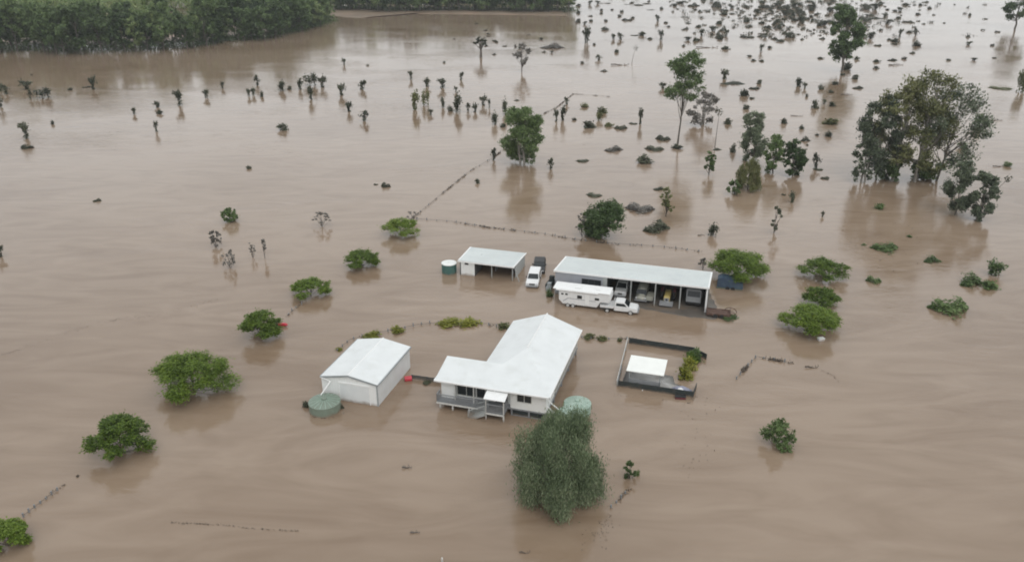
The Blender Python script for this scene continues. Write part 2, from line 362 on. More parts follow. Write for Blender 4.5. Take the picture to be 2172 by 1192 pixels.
window(house, 4.58,6.6,1.2,3.2,1.245,2)
MB().box(6.8,8.2,1.18,1.24,1.0,3.1).build('door', M['dark'], house)
for x in (2.25,4.5):
    MB().box(x-.06,x+.06,.3,.42,.94,3.3).build('verandah_post', M['timber_white'], house)
# floor, stumps, under-house screen
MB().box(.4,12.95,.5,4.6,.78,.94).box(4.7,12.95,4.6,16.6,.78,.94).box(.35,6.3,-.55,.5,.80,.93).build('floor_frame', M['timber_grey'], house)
for x in (.74,2.25,4.2,6.0,8.9,10.9,12.8):
    for y in ((-.42,3.6) if x < 6.2 else (.6,4.4,8.2,12,16.2)):
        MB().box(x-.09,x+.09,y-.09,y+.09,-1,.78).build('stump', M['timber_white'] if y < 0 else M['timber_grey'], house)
sc = MB()
for i in range(11): sc.box(8.95,12.75,.62,.65,.0+i*.075,.05+i*.075)
sc.build('underfloor_screen', M['dark'], house)
MB().box(1.2,8.6,1.9,3.5,-1,.78).box(8.9,12.7,.75,4.3,-1,.78).box(5.2,12.0,4.7,16.2,-1,.78).build('underfloor_shade_fill', M['dark'], house)  # dark boxes stand in for the shade in the gap under the floor
MB().box(8.9,12.8,.55,.6,.02,.1).build('bearer', M['timber_grey'], house)
# front deck rail
def rail(parent, pts, z, h=1.0, step=.16, name='railing', m_='timber_grey'):
    r_ = MB()
    for a, b_ in zip(pts, pts[1:]):
        a = Vector(a+(0,)) if len(a) == 2 else Vector(a); b_ = Vector(b_+(0,)) if len(b_) == 2 else Vector(b_)
        za = a.z or z; zb = b_.z or z
        a = Vector((a.x,a.y,za)); b_ = Vector((b_.x,b_.y,zb)); L_ = (b_-a).length; n_ = max(2, int(L_/step))
        r_.tube(a+Vector((0,0,h)), b_+Vector((0,0,h)), .06, .06, 4); r_.tube(a+Vector((0,0,.12)), b_+Vector((0,0,.12)), .03, .03, 4)
        for i in range(n_+1):
            p = a.lerp(b_, i/n_); rr = .05 if i in (0, n_) else .024
            r_.tube(p, p+Vector((0,0,h)), rr, rr, 4)
    return r_.build(name, M[m_], parent)
rail(house, [(.4,.45),(.4,-.52),(5.2,-.52)], .93)
MB().box(.35,5.3,-.62,-.56,.74,.93).build('deck_board', M['timber_white'], house)
# landing, awning and stairs
MB().box(6.35,8.5,-1.15,.5,.84,.97).build('landing', M['deck'], house)
for x in (6.4,8.44):
    MB().box(x-.07,x+.07,-1.13,-.99,-1,.84).build('landing_post', M['timber_white'], house)
    MB().box(x-.05,x+.05,-1.1,-1.0,.97,2.75).build('awning_post', M['timber_white'], house)
rail(house, [(6.4,-1.05),(8.44,-1.05),(8.44,.4)], .97, name='landing_rail')
MB().box(6.3,8.5,-1.2,-1.14,.74,.95).build('landing_fascia', M['timber_white'], house)
MB().slab([(6.2,-1.3,2.78),(8.65,-1.3,2.78),(8.65,-.02,3.12),(6.2,-.02,3.12)], .06).build('awning', M['cap'], house)
st = MB()
for s_ in (-1.35, -.15): st.prism([(6.35,.98),(6.35,.62),(4.3,-.5),(4.3,-.1)], s_-.04, s_+.04)
for i in range(6): st.box(6.05-i*.29,6.35-i*.29,-1.31,-.19,.80-i*.17,.85-i*.17)
stairs = st.build('stairs', M['post'], house)
rail(stairs, [(6.35,-1.35,.95),(4.4,-1.35,-.05)], .9, .95, .14, 'handrail', 'post'); rail(stairs, [(6.35,-.15,.95),(4.4,-.15,-.05)], .9, .95, .14, 'handrail', 'post')
# verandah down the right side
MB().box(11.62,12.95,4.6,16.5,.95,1.0).build('side_deck', M['deck'], house)
for y in (4.8,7.1,9.4,11.7,14.0,16.3):
    MB().box(12.83,12.93,y-.05,y+.05,1.0,3.3).build('verandah_post', M['timber_white'], house)
rail(house, [(12.9,4.8),(12.9,16.3)], 1.0, .95, .2, 'side_railing', 'timber_white')
for y in (6.2,9.6,13.2):
    MB().box(11.6,11.62,y-.6,y+.6,1.2 if y != 9.6 else 1.0,3.0).build('side_window' if y != 9.6 else 'side_door', M['glass'], house)
ss = MB()
for y in (.5,1.5):
    ss.prism([(12.95,1.02),(14.7,-.05),(14.7,-.25),(12.95,.80)], y-.05, y+.05)
    ss.prism([(12.95,2.0),(14.75,.62),(14.75,.50),(12.95,1.86)], y-.05, y+.05)
    ss.box(14.65,14.77,y-.05,y+.05,-.5,.6)
for i in range(5): ss.box(13.0+i*.33,13.3+i*.33,.55,1.45,.9-i*.2,.94-i*.2)
ss.build('side_stairs', M['cap'], house)
# ------------------------------------------------------------------ left shed
SO = at(680, 797, 2.9)
shed = thing('gable_shed', 'big white gable roofed shed with closed roller door, left of the house', 'shed', (SO.x, SO.y, 0), RZ)
W_, D_, e_, a_ = 7.1, 9.5, 2.9, 3.55
r_ = MB()
r_.slab([(0,0,e_),(3.5,0,a_),(3.5,D_,a_),(0,D_,e_)], .07); r_.slab([(W_,0,e_),(W_,D_,e_),(3.5,D_,a_),(3.5,0,a_)], .07)
roof = r_.build('roof', M['roof_white_y'], shed)
MB().tube((3.5,-.02,a_+.01),(3.5,D_+.02,a_+.01),.08,.08,6).build('ridge_cap', M['cap'], roof)
MB().slab([(0,-.03,e_-.02),(3.5,-.03,a_-.02),(3.5,-.03,a_-.22),(0,-.03,e_-.22)],.01).slab([(W_,-.03,e_-.02),(3.5,-.03,a_-.02),(3.5,-.03,a_-.22),(W_,-.03,e_-.22)],.01).build('barge_flashing', M['trim_grey'], roof)
MB().prism([(0,e_-.2),(0,e_),(3.5,a_),(W_,e_),(W_,e_-.2),(3.5,a_-.2)], -.06, -.02).build('barge_board', M['trim_grey'], roof)
MB().box(W_+.01,W_+.12,-.02,D_,e_-.17,e_-.02).build('gutter', M['trim_grey'], roof)
MB().box(-.12,-.01,-.02,D_,e_-.17,e_-.02).build('gutter', M['trim_grey'], roof)
MB().prism([(.12,-1.2),(.12,e_-.1),(3.5,a_-.1),(W_-.12,e_-.1),(W_-.12,-1.2)], .1, .14).build('front_wall', M['wall_white'], shed)
MB().prism([(.12,-1.2),(.12,e_-.1),(3.5,a_-.1),(W_-.12,e_-.1),(W_-.12,-1.2)], D_-.14, D_-.1).build('rear_wall', M['wall_white'], shed)
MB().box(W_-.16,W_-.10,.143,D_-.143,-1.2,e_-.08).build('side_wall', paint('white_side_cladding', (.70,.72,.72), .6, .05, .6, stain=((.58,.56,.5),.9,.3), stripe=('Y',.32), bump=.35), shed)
MB().box(.10,.16,.143,D_-.143,-1.2,e_-.08).build('side_wall', M['wall_white'], shed)
MB().box(W_-.2,W_-.02,.06,.1,-1.2,e_-.12).build('corner_trim', M['trim_grey'], shed)
MB().box(.04,.2,.06,.1,-1.2,e_-.12).build('corner_trim', M['cap'], shed)
dr = MB().box(2.3,6.0,.05,.09,-1.0,2.3).build('roller_door', M['door_grey'], shed)
MB().box(2.18,6.12,.02,.09,2.3,2.48).build('door_head', M['cap'], dr); MB().box(2.2,2.3,.03,.09,-1,2.3).box(6.0,6.1,.03,.09,-1,2.3).build('door_track', M['cap'], dr)
MB().tube((-.06,.0,2.75),(1.35,-.25,2.55),.06,.06,6).tube((1.35,-.25,2.55),(.75,-1.6,1.42),.07,.07,6).build('tank_downpipe', M['cap'], shed)
# ------------------------------------------------------------------ long machinery shed
LO = at(1175, 573, 3.9)
lng = thing('machinery_shed', 'long open-fronted machinery shed with pale grey metal roof and four open bays', 'shed', (LO.x, LO.y, 0), RZ)
W_, D_ = 22.4, 7.7
roof = MB().slab([(0,0,3.9),(W_,0,3.9),(W_,D_,3.1),(0,D_,3.1)], .08).build('roof', M['roof_grey'], lng)
MB().box(-.04,W_+.04,-.1,-.01,3.68,3.93).build('fascia', M['cap'], roof)
MB().slab([(-.02,-.02,3.95),(.22,-.02,3.95),(.22,D_,3.14),(-.02,D_,3.14)], .05).build('barge_cap', M['cap'], roof)
MB().slab([(W_-.2,-.02,3.95),(W_+.03,-.02,3.95),(W_+.03,D_,3.14),(W_-.2,D_,3.14)], .05).build('barge_cap', M['cap'], roof)
MB().slab([(0,D_-.14,3.17),(W_,D_-.14,3.17),(W_,D_+.05,3.14),(0,D_+.05,3.14)], .05).build('rear_gutter', M['cap'], roof)
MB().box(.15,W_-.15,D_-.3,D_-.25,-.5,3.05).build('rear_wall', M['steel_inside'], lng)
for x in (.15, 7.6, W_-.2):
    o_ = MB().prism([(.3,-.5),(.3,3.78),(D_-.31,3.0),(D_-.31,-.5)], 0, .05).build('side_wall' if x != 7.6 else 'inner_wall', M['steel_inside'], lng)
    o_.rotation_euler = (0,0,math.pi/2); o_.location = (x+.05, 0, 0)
fw = MB(); fw.box(.22,4.2,.1,.15,-.5,3.68); fw.box(7.05,7.95,.1,.15,-.5,3.68); fw.box(4.2,7.05,.1,.15,-.5,1.85); fw.box(4.2,7.05,.1,.15,3.05,3.68)
fw.build('front_wall', M['wall_bluegrey'], lng)
window(lng, 4.25,7.0,1.9,3.0,.1,3, fm='black')
MB().box(7.3,7.95,.02,.095,-.5,3.66).build('pilaster', M['post'], lng)
for x in (11.44,14.95,18.5):
    MB().box(x-.08,x+.08,.05,.21,-.5,3.66).build('post', M['post'], lng)
MB().box(22.05,22.28,.02,.2,-.5,3.66).build('post', M['cap'], lng)
for x in (11.44,14.95,18.5,22.1):
    MB().box(x-.04,x+.04,.2,D_-.35,3.0,3.12).build('rafter', M['post'], lng)
# ------------------------------------------------------------------ small shed
QO = at(973, 552, 2.5)
sml = thing('small_farm_shed', 'small open shed with pale roof and white front panel beside a teal tank', 'shed', (QO.x, QO.y, 0), RZ)
W_, D_ = 9.1, 6.9
roof = MB().slab([(-.1,0,2.5),(W_,-.2,2.5),(W_,D_,2.1),(-.5,D_,2.1)], .07).build('roof', M['roof_grey'], sml)
MB().box(-.1,W_+.03,-.3,-.21,2.32,2.5).build('fascia', M['cap'], roof)
MB().slab([(W_-.15,-.22,2.55),(W_+.03,-.22,2.55),(W_+.03,D_,2.14),(W_-.15,D_,2.14)], .05).build('barge_cap', M['cap'], roof)
MB().slab([(-.12,-.02,2.55),(.1,-.02,2.55),(-.3,D_,2.14),(-.52,D_,2.14)], .05).build('barge_cap', M['cap'], roof)
MB().box(.3,2.55,.1,.15,-.8,2.4).build('front_wall', M['wall_white'], sml)
MB().box(.95,1.55,.06,.1,1.85,2.2).build('vent_window', M['black'], sml)
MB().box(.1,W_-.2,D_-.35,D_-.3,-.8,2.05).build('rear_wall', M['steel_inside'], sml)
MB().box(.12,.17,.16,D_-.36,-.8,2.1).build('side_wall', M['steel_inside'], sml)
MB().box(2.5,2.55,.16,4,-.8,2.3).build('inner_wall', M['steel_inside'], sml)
MB().box(W_-.25,W_-.2,1.3,D_-.36,-.8,2.15).build('side_wall', paint('pale_end_cladding', (.45,.47,.46), .6, .1, 1, stripe=('Y',.32), bump=.3), sml)
for x in (5.4,8.75):
    MB().box(x-.06,x+.06,.0,.12,-.8,2.4).build('post', M['post'], sml)
MB().tube((W_+1.0,-.2,-.5),(W_-.1,.3,2.3),.07,.07,4).build('brace', M['post'], sml)
bt = thing('workbench', 'dark cluttered workbench inside the small open shed', 'bench', loc2world(QO, 6.6, 3.5, 0), RZ)
MB().box(-1.6,1.6,-.5,.5,.7,.8).build('bench_top', M['timber_grey'], bt)
for x in (-1.5,1.5):
    for y in (-.4,.4): MB().box(x-.06,x+.06,y-.06,y+.06,-.6,.7).build('leg', M['timber_grey'], bt)
# ------------------------------------------------------------------ tanks
def tank(p, r, h, m_wall, m_top, label, ribs=16, cone=.35, flat=False):
    t_ = thing('water_tank', label, 'water tank', (p.x, p.y, 0), .3)
    prof = [(r,-1.2)]
    z = 0
    while z < h-.01:
        prof += [(r,z),(r+.025,z+.04),(r,z+.08)]; z += .16
    MB().lathe(prof+[(r,h)], 32).build('tank_wall', m_wall, t_, smooth=True)
    if flat:
        top = MB().lathe([(r+.06,h-.06),(r+.06,h+.03),(r*.9,h+.08),(.25,h+.16),(.01,h+.16)], 32).build('lid', m_top, t_)
    else:
        top = MB().lathe([(r+.05,h-.05),(r+.05,h+.04),(r*.55,h+cone*.6),(.3,h+cone),(.01,h+cone)], 32).build('tank_roof', m_top, t_)
        for i in range(ribs):
            a = 2*math.pi*i/ribs
            MB().tube((r*.98*math.cos(a),r*.98*math.sin(a),h+.05),(.35*math.cos(a),.35*math.sin(a),h+cone+.01),.05,.03,4).build('roof_rib', M['tank_rib'] if m_top.name != 'sage_green_tank' else M['tank_mint'], top)
    MB().lathe([(.3,h+(.1 if flat else cone-.02)),(.3,h+(.24 if flat else cone+.12)),(.01,h+(.26 if flat else cone+.14))], 14, c=(0,0)).build('hatch', m_top, t_)
    return t_
M['tank_rib'] = paint('pale_tank_rib', (.50,.60,.54), .5, .15, 2)
tank(at(690,868), 1.75, 1.05, M['tank_sage'], M['tank_sage'], 'round sage green water tank at the front left corner of the white gable shed')
tank(at(1224,876), 1.5, 1.3, M['tank_mint'], M['tank_mint'], 'rear of two pale green ribbed water tanks behind the big weeping tree')
tank(at(1212,896), 1.45, 1.3, M['tank_mint'], M['tank_mint'], 'nearer pale green ribbed water tank, half hidden by the big weeping tree')
tank(at(953,578), 1.15, 1.65, M['tank_teal'], M['tank_lid'], 'teal water tank with white lid left of the small open shed', flat=True)
# ------------------------------------------------------------------ red drum and fence between shed and house
p = at(866, 806)
dr = thing('red_drum', 'red plastic drum afloat against the right wall of the white gable shed', 'drum', (p.x, p.y, 0), .2)
MB().tube((-.42,0,.2),(.42,0,.2),.34,.34,14).build('drum_body', M['red'], dr, smooth=False)
MB().tube((-.46,0,.18),(-.42,0,.18),.32,.32,14).tube((.42,0,.18),(.46,0,.18),.32,.32,14).build('rim', M['maroon'], dr)
p0, p1 = at(874,803), at(938,812)
fn = thing('yard_fence', 'short dark slatted fence between the white gable shed and the house', 'fence', (p0.x, p0.y, 0), math.atan2(p1.y-p0.y, p1.x-p0.x))
Lf = (p1-p0).length
for i in range(5): MB().box(i*Lf/4-.05,i*Lf/4+.05,-.05,.05,-1,.62).build('post', M['timber_grey'], fn)
for j in range(3): MB().box(0,Lf,-.08,-.052,.05+j*.19,.2+j*.19).build('rail', M['dark'], fn)
# ------------------------------------------------------------------ pool yard
PO = at(1313, 808, .75)
pl = thing('pool_fence', 'dark panelled fence round the flooded pool, with pale rails on its left side', 'fence', (PO.x, PO.y, 0), RZ)
def fpanel(x0, y0, x1, y1, h, m_, name='fence_panel'):
    d = Vector((x1-x0, y1-y0, 0)); L_ = d.length; d.normalize(); nn = Vector((-d.y, d.x, 0))*.03
    k_ = max(1, int(round(L_/2.1)))
    for i in range(k_):
        a = Vector((x0,y0,0))+d*(L_*i/k_+.06); b_ = Vector((x0,y0,0))+d*(L_*(i+1)/k_-.06)
        q = MB()
        for (z0, z1) in ((-.6, .2), (.22, .5), (.52, h)):
            q.add([a-nn+Vector((0,0,z0)), b_-nn+Vector((0,0,z0)), b_+nn+Vector((0,0,z0)), a+nn+Vector((0,0,z0)),
               a-nn+Vector((0,0,z1)), b_-nn+Vector((0,0,z1)), b_+nn+Vector((0,0,z1)), a+nn+Vector((0,0,z1))],
              [(3,2,1,0),(4,5,6,7),(0,1,5,4),(1,2,6,5),(2,3,7,6),(3,0,4,7)])
        q.build(name, m_, pl)
        c_ = Vector((x0,y0,0))+d*(L_*i/k_)
        MB().box(c_.x-.05,c_.x+.05,c_.y-.05,c_.y+.05,-.6,h+.06).build('post', m_, pl)
fpanel(0,0,8.7,0,.8,M['dark']); fpanel(-.5,11.2,7.9,10.9,.85,M['dark']); fpanel(8.7,0,8.9,2.2,.8,M['dark']); fpanel(7.9,10.9,9.6,9.6,.8,M['dark'])
fpanel(-.15,0.1,-.35,4.2,.3,M['timber_grey']); 
for i in range(6):
    y = i*11.2/5; MB().box(-.5-.045*y-.05+.3,-.5-.045*y+.05+.3,y-.05,y+.05,-.6,.78).build('post', M['post'], pl)
MB().tube((-.25,0,.75),(-.75,11.2,.75),.05,.05,4).build('top_rail', M['timber_white'], pl)
MB().tube((-.25,0,.3),(-.75,11.2,.3),.03,.03,4).build('lower_rail', M['timber_grey'], pl)
tag(lump('pool_paving', [tuple(loc2world(PO, x, y)[:2]) for x, y in ((.05,.1),(8.5,.1),(8.6,1.6),(6.4,2.6),(6.0,4.3),(2.0,4.6),(.1,4.8))], .03, M['concrete'], .96, .004), kind='structure')
gz = thing('pool_shelter', 'flat white roofed shelter on posts inside the flooded pool yard', 'shelter', loc2world(PO, 0, 0, 0), RZ)
MB().slab([(.75,.25,2.2),(5.15,.25,2.2),(5.15,3.95,2.32),(.75,3.95,2.32)], .09).build('roof', M['cloth_white'], gz)
for x, y in ((1.1,.6),(4.7,.6),(1.1,3.6),(4.7,3.6)): MB().box(x-.06,x+.06,y-.06,y+.06,-.6,2.12).build('post', M['trim_grey'], gz)
MB().box(1.0,4.8,.54,.66,.02,1.0).build('counter', M['silver'], gz)
tp = thing('tarpaulin_heap', 'crumpled faded blue tarpaulin heaped on the pool fence corner', 'tarpaulin', loc2world(PO, 7.3, .8, 0), RZ)
rg = random.Random(4)
q = MB(); nx, ny = 9, 7; vs = []
for j in range(ny):
    for i in range(nx):
        x = -1.1+2.2*i/(nx-1); y = -.7+1.5*j/(ny-1); e = (1-(x/1.15)**2)*(1-(y/.85)**2)
        vs.append((x+rg.uniform(-.08,.08), y+rg.uniform(-.08,.08), -.05+.7*max(0,e)**.6+rg.uniform(-.08,.1)))
q.add(vs, [(j*nx+i,j*nx+i+1,(j+1)*nx+i+1,(j+1)*nx+i) for j in range(ny-1) for i in range(nx-1)])
q.build('sheet', M['lilac'], tp)
MB().add([(x*.35-.1,y*.4-.35,z*.5+.42) for x,y,z in vs], [(j*nx+i,j*nx+i+1,(j+1)*nx+i+1,(j+1)*nx+i) for j in range(ny-1) for i in range(nx-1)]).build('folded_sheet', M['car_white'], tp)
bx = thing('tool_box', 'small dark red box floating outside the pool fence corner', 'box', loc2world(PO, 7.3, -.55, 0), RZ+.2)
MB().box(-.6,.6,-.3,.3,-.2,.26).build('box_body', M['maroon'], bx, bevel=.03); MB().box(-.62,.62,-.32,.32,.262,.34).build('lid', M['black'], bx, bevel=.02)
bd = MB().tube((0,0,-.3),(.35,.75,.25),.05,.04,6).tube((.35,.75,.25),(.2,.9,.3),.03,.03,5).build('pool_ladder_rail', M['cap'])
bd.location = at(1360, 832); tag(bd, 'short pale rail sticking out of the water before the pool fence', 'rail')
# ------------------------------------------------------------------ vehicles; every one drives towards its own +X
def wheels(t, xs, w, r=.38, z=.38, rims=True):
    for x in xs:
        for s_ in (-1, 1):
            y = s_*(w/2-.12)
            o_ = MB().tube((x,y-.12,z),(x,y+.12,z),r,r,16).build('wheel', M['tyre'], t)
            if rims: MB().tube((x,y+s_*.122,z),(x,y+s_*.14,z),r*.6,r*.5,12).build('rim', M['rim'], o_)
def wagon(p, rz, label, paintm, L=4.9, W=1.9, Hh=1.88, sink=.0, kind='four_wheel_drive', cat='car', bull=True):
    t = thing(kind, label, cat, (p[0], p[1], -sink), rz); h = L/2
    MB().prism([(-h,.45),(-h,1.12),(-h+.05,1.2),(h-1.25,1.2),(h-.18,1.08),(h,.9),(h,.45)], -W/2, W/2).build('body', paintm, t, bevel=.05)
    cab = MB().prism([(-h+.02,1.2),(-h+.12,Hh-.06),(-h+.35,Hh),(h-2.1,Hh),(h-1.95,Hh-.05),(h-1.28,1.2)], -W/2+.03, W/2-.03, 0, .12, 1.3)
    cab.build('cabin', paintm, t, bevel=.03)
    MB().add([(h-1.26,-W/2+.12,1.24),(h-1.26,W/2-.12,1.24),(h-1.90,W/2-.24,Hh-.08),(h-1.90,-W/2+.24,Hh-.08)], [(0,1,2,3)]).build('windscreen', M['glass'], t)
    for s_ in (-1, 1):
        for x0, x1, x2, x3 in ((h-2.55,h-1.5,h-1.95,h-2.55),(h-3.5,h-2.65,h-2.65,h-3.5),(-h+.22,h-3.6,h-3.6,-h+.3)):
            if x1-x0 < .2: continue
            MB().add([(x0,s_*(W/2-.02),1.26),(x1,s_*(W/2-.02),1.26),(x2,s_*(W/2-.14),Hh-.14),(x3,s_*(W/2-.14),Hh-.14)], [(0,1,2,3)]).build('side_window', M['glass'], t)
        MB().box(h-.02,h+.02,s_*(W/2-.3)-.16,s_*(W/2-.3)+.16,.78,.95).build('headlight', M['lamp'], t)
        MB().box(h-1.75,h-1.6,s_*(W/2+.1)-.08,s_*(W/2+.1)+.08,1.2,1.4).build('mirror', M['black'], t)
    MB().box(h+.001,h+.025,-W/2+.52,W/2-.52,.72,.96).build('grille', M['black'], t)
    if bull: MB().box(h+.02,h+.2,-W/2+.08,W/2-.08,.42,.66).build('bumper', M['silver'], t, bevel=.03)
    wheels(t, (h-.95,-h+.95), W); return t
def ute(p, rz, label):
    L, W, Hh = 5.3, 1.9, 1.85; h = L/2
    t = thing('utility_truck', label, 'ute', (p[0], p[1], -.12), rz)
    MB().prism([(-h+2.0,.5),(-h+2.0,1.2),(h-1.3,1.2),(h-.2,1.1),(h,.92),(h,.5)], -W/2, W/2).build('body', M['car_white'], t, bevel=.05)
    MB().prism([(-h+2.05,1.2),(-h+2.1,Hh-.05),(-h+2.25,Hh),(h-2.1,Hh),(h-1.9,Hh-.06),(h-1.25,1.2)], -W/2+.03, W/2-.03, 0, .12, 1.3).build('cabin', M['car_white'], t, bevel=.03)
    MB().add([(h-1.20,-W/2+.12,1.24),(h-1.20,W/2-.12,1.24),(h-1.84,W/2-.24,Hh-.08),(h-1.84,-W/2+.24,Hh-.08)], [(0,1,2,3)]).build('windscreen', M['glass'], t)
    for s_ in (-1, 1):
        MB().add([(-h+2.25,s_*(W/2-.015),1.27),(h-1.5,s_*(W/2-.015),1.27),(h-1.95,s_*(W/2-.13),Hh-.16),(-h+2.28,s_*(W/2-.13),Hh-.16)], [(0,1,2,3)]).build('side_window', M['glass'], t)
        MB().box(h-.02,h+.02,s_*(W/2-.3)-.16,s_*(W/2-.3)+.16,.8,.97).build('headlight', M['lamp'], t)
    MB().box(-h,-h+1.95,-W/2,W/2,.82,.9).box(-h,-h+1.95,-W/2,-W/2+.04,.9,1.15).box(-h,-h+1.95,W/2-.04,W/2,.9,1.15).box(-h,-h+.04,-W/2,W/2,.9,1.15).build('tray', M['car_white'], t)
    MB().tube((-h+1.9,-W/2+.1,.9),(-h+1.9,-W/2+.1,1.8),.03,.03,5).tube((-h+1.9,W/2-.1,.9),(-h+1.9,W/2-.1,1.8),.03,.03,5).tube((-h+1.9,-W/2+.1,1.8),(-h+1.9,W/2-.1,1.8),.03,.03,5).build('headboard', M['car_white'], t)
    MB().box(h+.0,h+.18,-W/2+.05,W/2-.05,.45,.7).build('bumper', M['silver'], t, bevel=.03)
    wheels(t, (h-.95,-h+1.05), W); return t
fo = lambda x, y: loc2world(LO, x, y)
ute(fo(10.35,-2.85), RZ+math.radians(2), 'white tray-back ute parked in front of the long machinery shed, hitched to the caravan')
# gooseneck caravan
t = thing('caravan', 'long white gooseneck caravan parked across the closed end of the machinery shed', 'caravan', fo(.75,-3.6), RZ)
t.location.z = -.1
MB().prism([(.9,2.45),(.9,1.1),(1.5,.5),(6.5,.5),(6.95,1.35),(8.2,1.4),(8.45,1.9),(8.35,2.55),(8.1,2.75),(.9,2.75)], 0, 2.35).build('body', M['car_white'], t, bevel=.06)
MB().slab([(.05,-.1,2.84),(8.3,-.1,2.84),(8.3,2.4,2.84),(.05,2.4,2.84)], .08).build('roof', M['cap'], t)
MB().tube((.5,-.12,2.68),(6.6,-.12,2.68),.09,.09,8).build('awning_roll', M['cap'], t)
for x0, x1, z0, z1 in ((1.25,1.6,1.95,2.2),(1.85,2.2,1.95,2.2),(3.6,4.3,1.6,2.1),(6.15,6.8,1.65,2.0)):
    f_ = MB().box(x0-.05,x1+.05,-.03,-.002,z0-.05,z1+.05).build('window', M['cap'], t); MB().box(x0,x1,-.05,-.031,z0,z1).build('pane', M['glass'], f_)
MB().add([(1.5,-.012,.95),(2.2,-.012,1.5),(6.3,-.012,1.45),(6.3,-.012,1.38),(2.25,-.012,1.42),(1.6,-.012,.9)], [(0,1,2,3,4,5)]).build('side_decal', M['stripe'], t)
MB().box(4.75,5.35,-.03,-.002,.75,2.3).build('door', M['cap'], t)
MB().box(3.0,4.0,.6,1.4,2.86,2.98).build('roof_vent', M['cap'], t, bevel=.03); MB().box(6.1,6.8,.8,1.5,2.86,2.95).build('roof_vent', M['cap'], t, bevel=.03)
for x in (2.25,3.0):
    for y in (.1,2.25):
        o_ = MB().tube((x,y-.1,.33),(x,y+.1,.33),.34,.34,16).build('wheel', M['tyre'], t)
        if y < 1: MB().tube((x,y-.12,.33),(x,y-.102,.33),.2,.22,12).build('rim', M['rim'], o_)
MB().tube((6.9,1.2,.7),(7.9,1.2,.9),.07,.07,6).build('drawbar', M['black'], t)
# front-on vehicles: +X of the vehicle turned to face out of the sheds
FR = RZ-math.pi/2
p = at(1133, 606)
wagon((p.x, p.y+1.6), FR+math.radians(8), 'white four-wheel drive nosed out between the two open sheds', M['car_white'], sink=.25)
p = at(1145, 582)
wagon((p.x, p.y+2.2), FR+math.radians(12), 'black car parked behind the white four-wheel drive', M['black'], L=4.5, Hh=1.6, sink=.25, bull=False)
wagon(fo(9.75,3.6), FR, 'white four-wheel drive inside the first open bay of the long shed', M['car_white'], W=1.7, sink=.0)
# rounded cream van
t = thing('cream_van', 'rounded cream van in the second open bay of the long shed', 'van', fo(12.9,2.6), FR)
MB().prism([(-2.2,.4),(-2.2,1.9),(-1.8,2.15),(.9,2.15),(1.3,1.95),(1.75,1.2),(2.15,1.0),(2.15,.4)], -.85, .85, 0, .22, 1.1).build('body', M['cream'], t, bevel=.2, smooth=True)
MB().add([(1.76,-.75,1.28),(1.76,.75,1.28),(1.38,.7,1.92),(1.38,-.7,1.92)], [(0,1,2,3)]).build('windscreen', M['glass'], t)
for s_ in (-1, 1): MB().tube((2.12,s_*.65,.85),(2.2,s_*.65,.85),.13,.12,10).build('headlight', M['lamp'], t)
MB().box(2.12,2.25,-.9,.9,.42,.58).build('bumper', M['silver'], t); wheels(t, (1.3,-1.4), 1.9)
# small trailer beside it
t = thing('box_trailer', 'small cream trailer beside the cream van in the open shed', 'trailer', fo(14.15,1.6), FR)
MB().box(-1.0,1.0,-.5,.5,.5,1.15).build('trailer_box', M['cream'], t, bevel=.06); MB().tube((1.0,0,.5),(1.7,0,.45),.05,.05,6).build('drawbar', M['black'], t); wheels(t, (-.1,), 1.3, .3, .3)
# tractor
t = thing('tractor', 'yellow and grey tractor with maroon canopy in the third open bay', 'tractor', fo(16.6,2.3), FR)
MB().prism([(-1.3,.7),(-1.3,1.5),(.1,1.55),(1.5,1.45),(1.75,1.2),(1.75,.7)], -.42, .42).build('bonnet', M['yellow'], t, bevel=.06)
MB().box(1.76,1.8,-.35,.35,.75,1.3).build('grille', M['silver'], t); MB().tube((1.81,0,1.05),(1.83,0,1.05),.16,.16,12).build('radiator_badge', M['black'], t)
MB().slab([(-1.6,-.8,2.75),(.1,-.8,2.75),(.1,.8,2.75),(-1.6,.8,2.75)], .1).build('canopy', M['maroon'], t)
for x in (-1.5,0):
    for y in (-.7,.7): MB().tube((x,y,1.2),(x,y,2.66),.04,.04,5).build('canopy_post', M['black'], t)
MB().box(-1.3,-.8,-.3,.3,1.5,2.0).build('seat', M['black'], t, bevel=.05)
for y in (-.85,.85):
    o_ = MB().tube((-.95,y-.2,.78),(-.95,y+.2,.78),.8,.8,20).build('rear_wheel', M['tyre'], t); MB().tube((-.95,y-.21,.78),(-.95,y+.21,.78),.4,.4,14).build('rim', M['yellow'], o_)
    o_ = MB().tube((1.2,y*.8-.11,.42),(1.2,y*.8+.11,.42),.42,.42,16).build('front_wheel', M['tyre'], t); MB().tube((1.2,y*.8-.12,.42),(1.2,y*.8+.12,.42),.22,.22,12).build('rim', M['rim'], o_)
    MB().prism([(-1.6,1.55),(-1.5,1.72),(-.4,1.72),(-.2,1.5),(-.3,1.45),(-.5,1.6),(-1.4,1.6)], y-.22, y+.22).build('mudguard', M['maroon'], t)
MB().box(1.5,2.4,-.95,.95,.3,.75).build('front_bucket', M['silver'], t, bevel=.03)
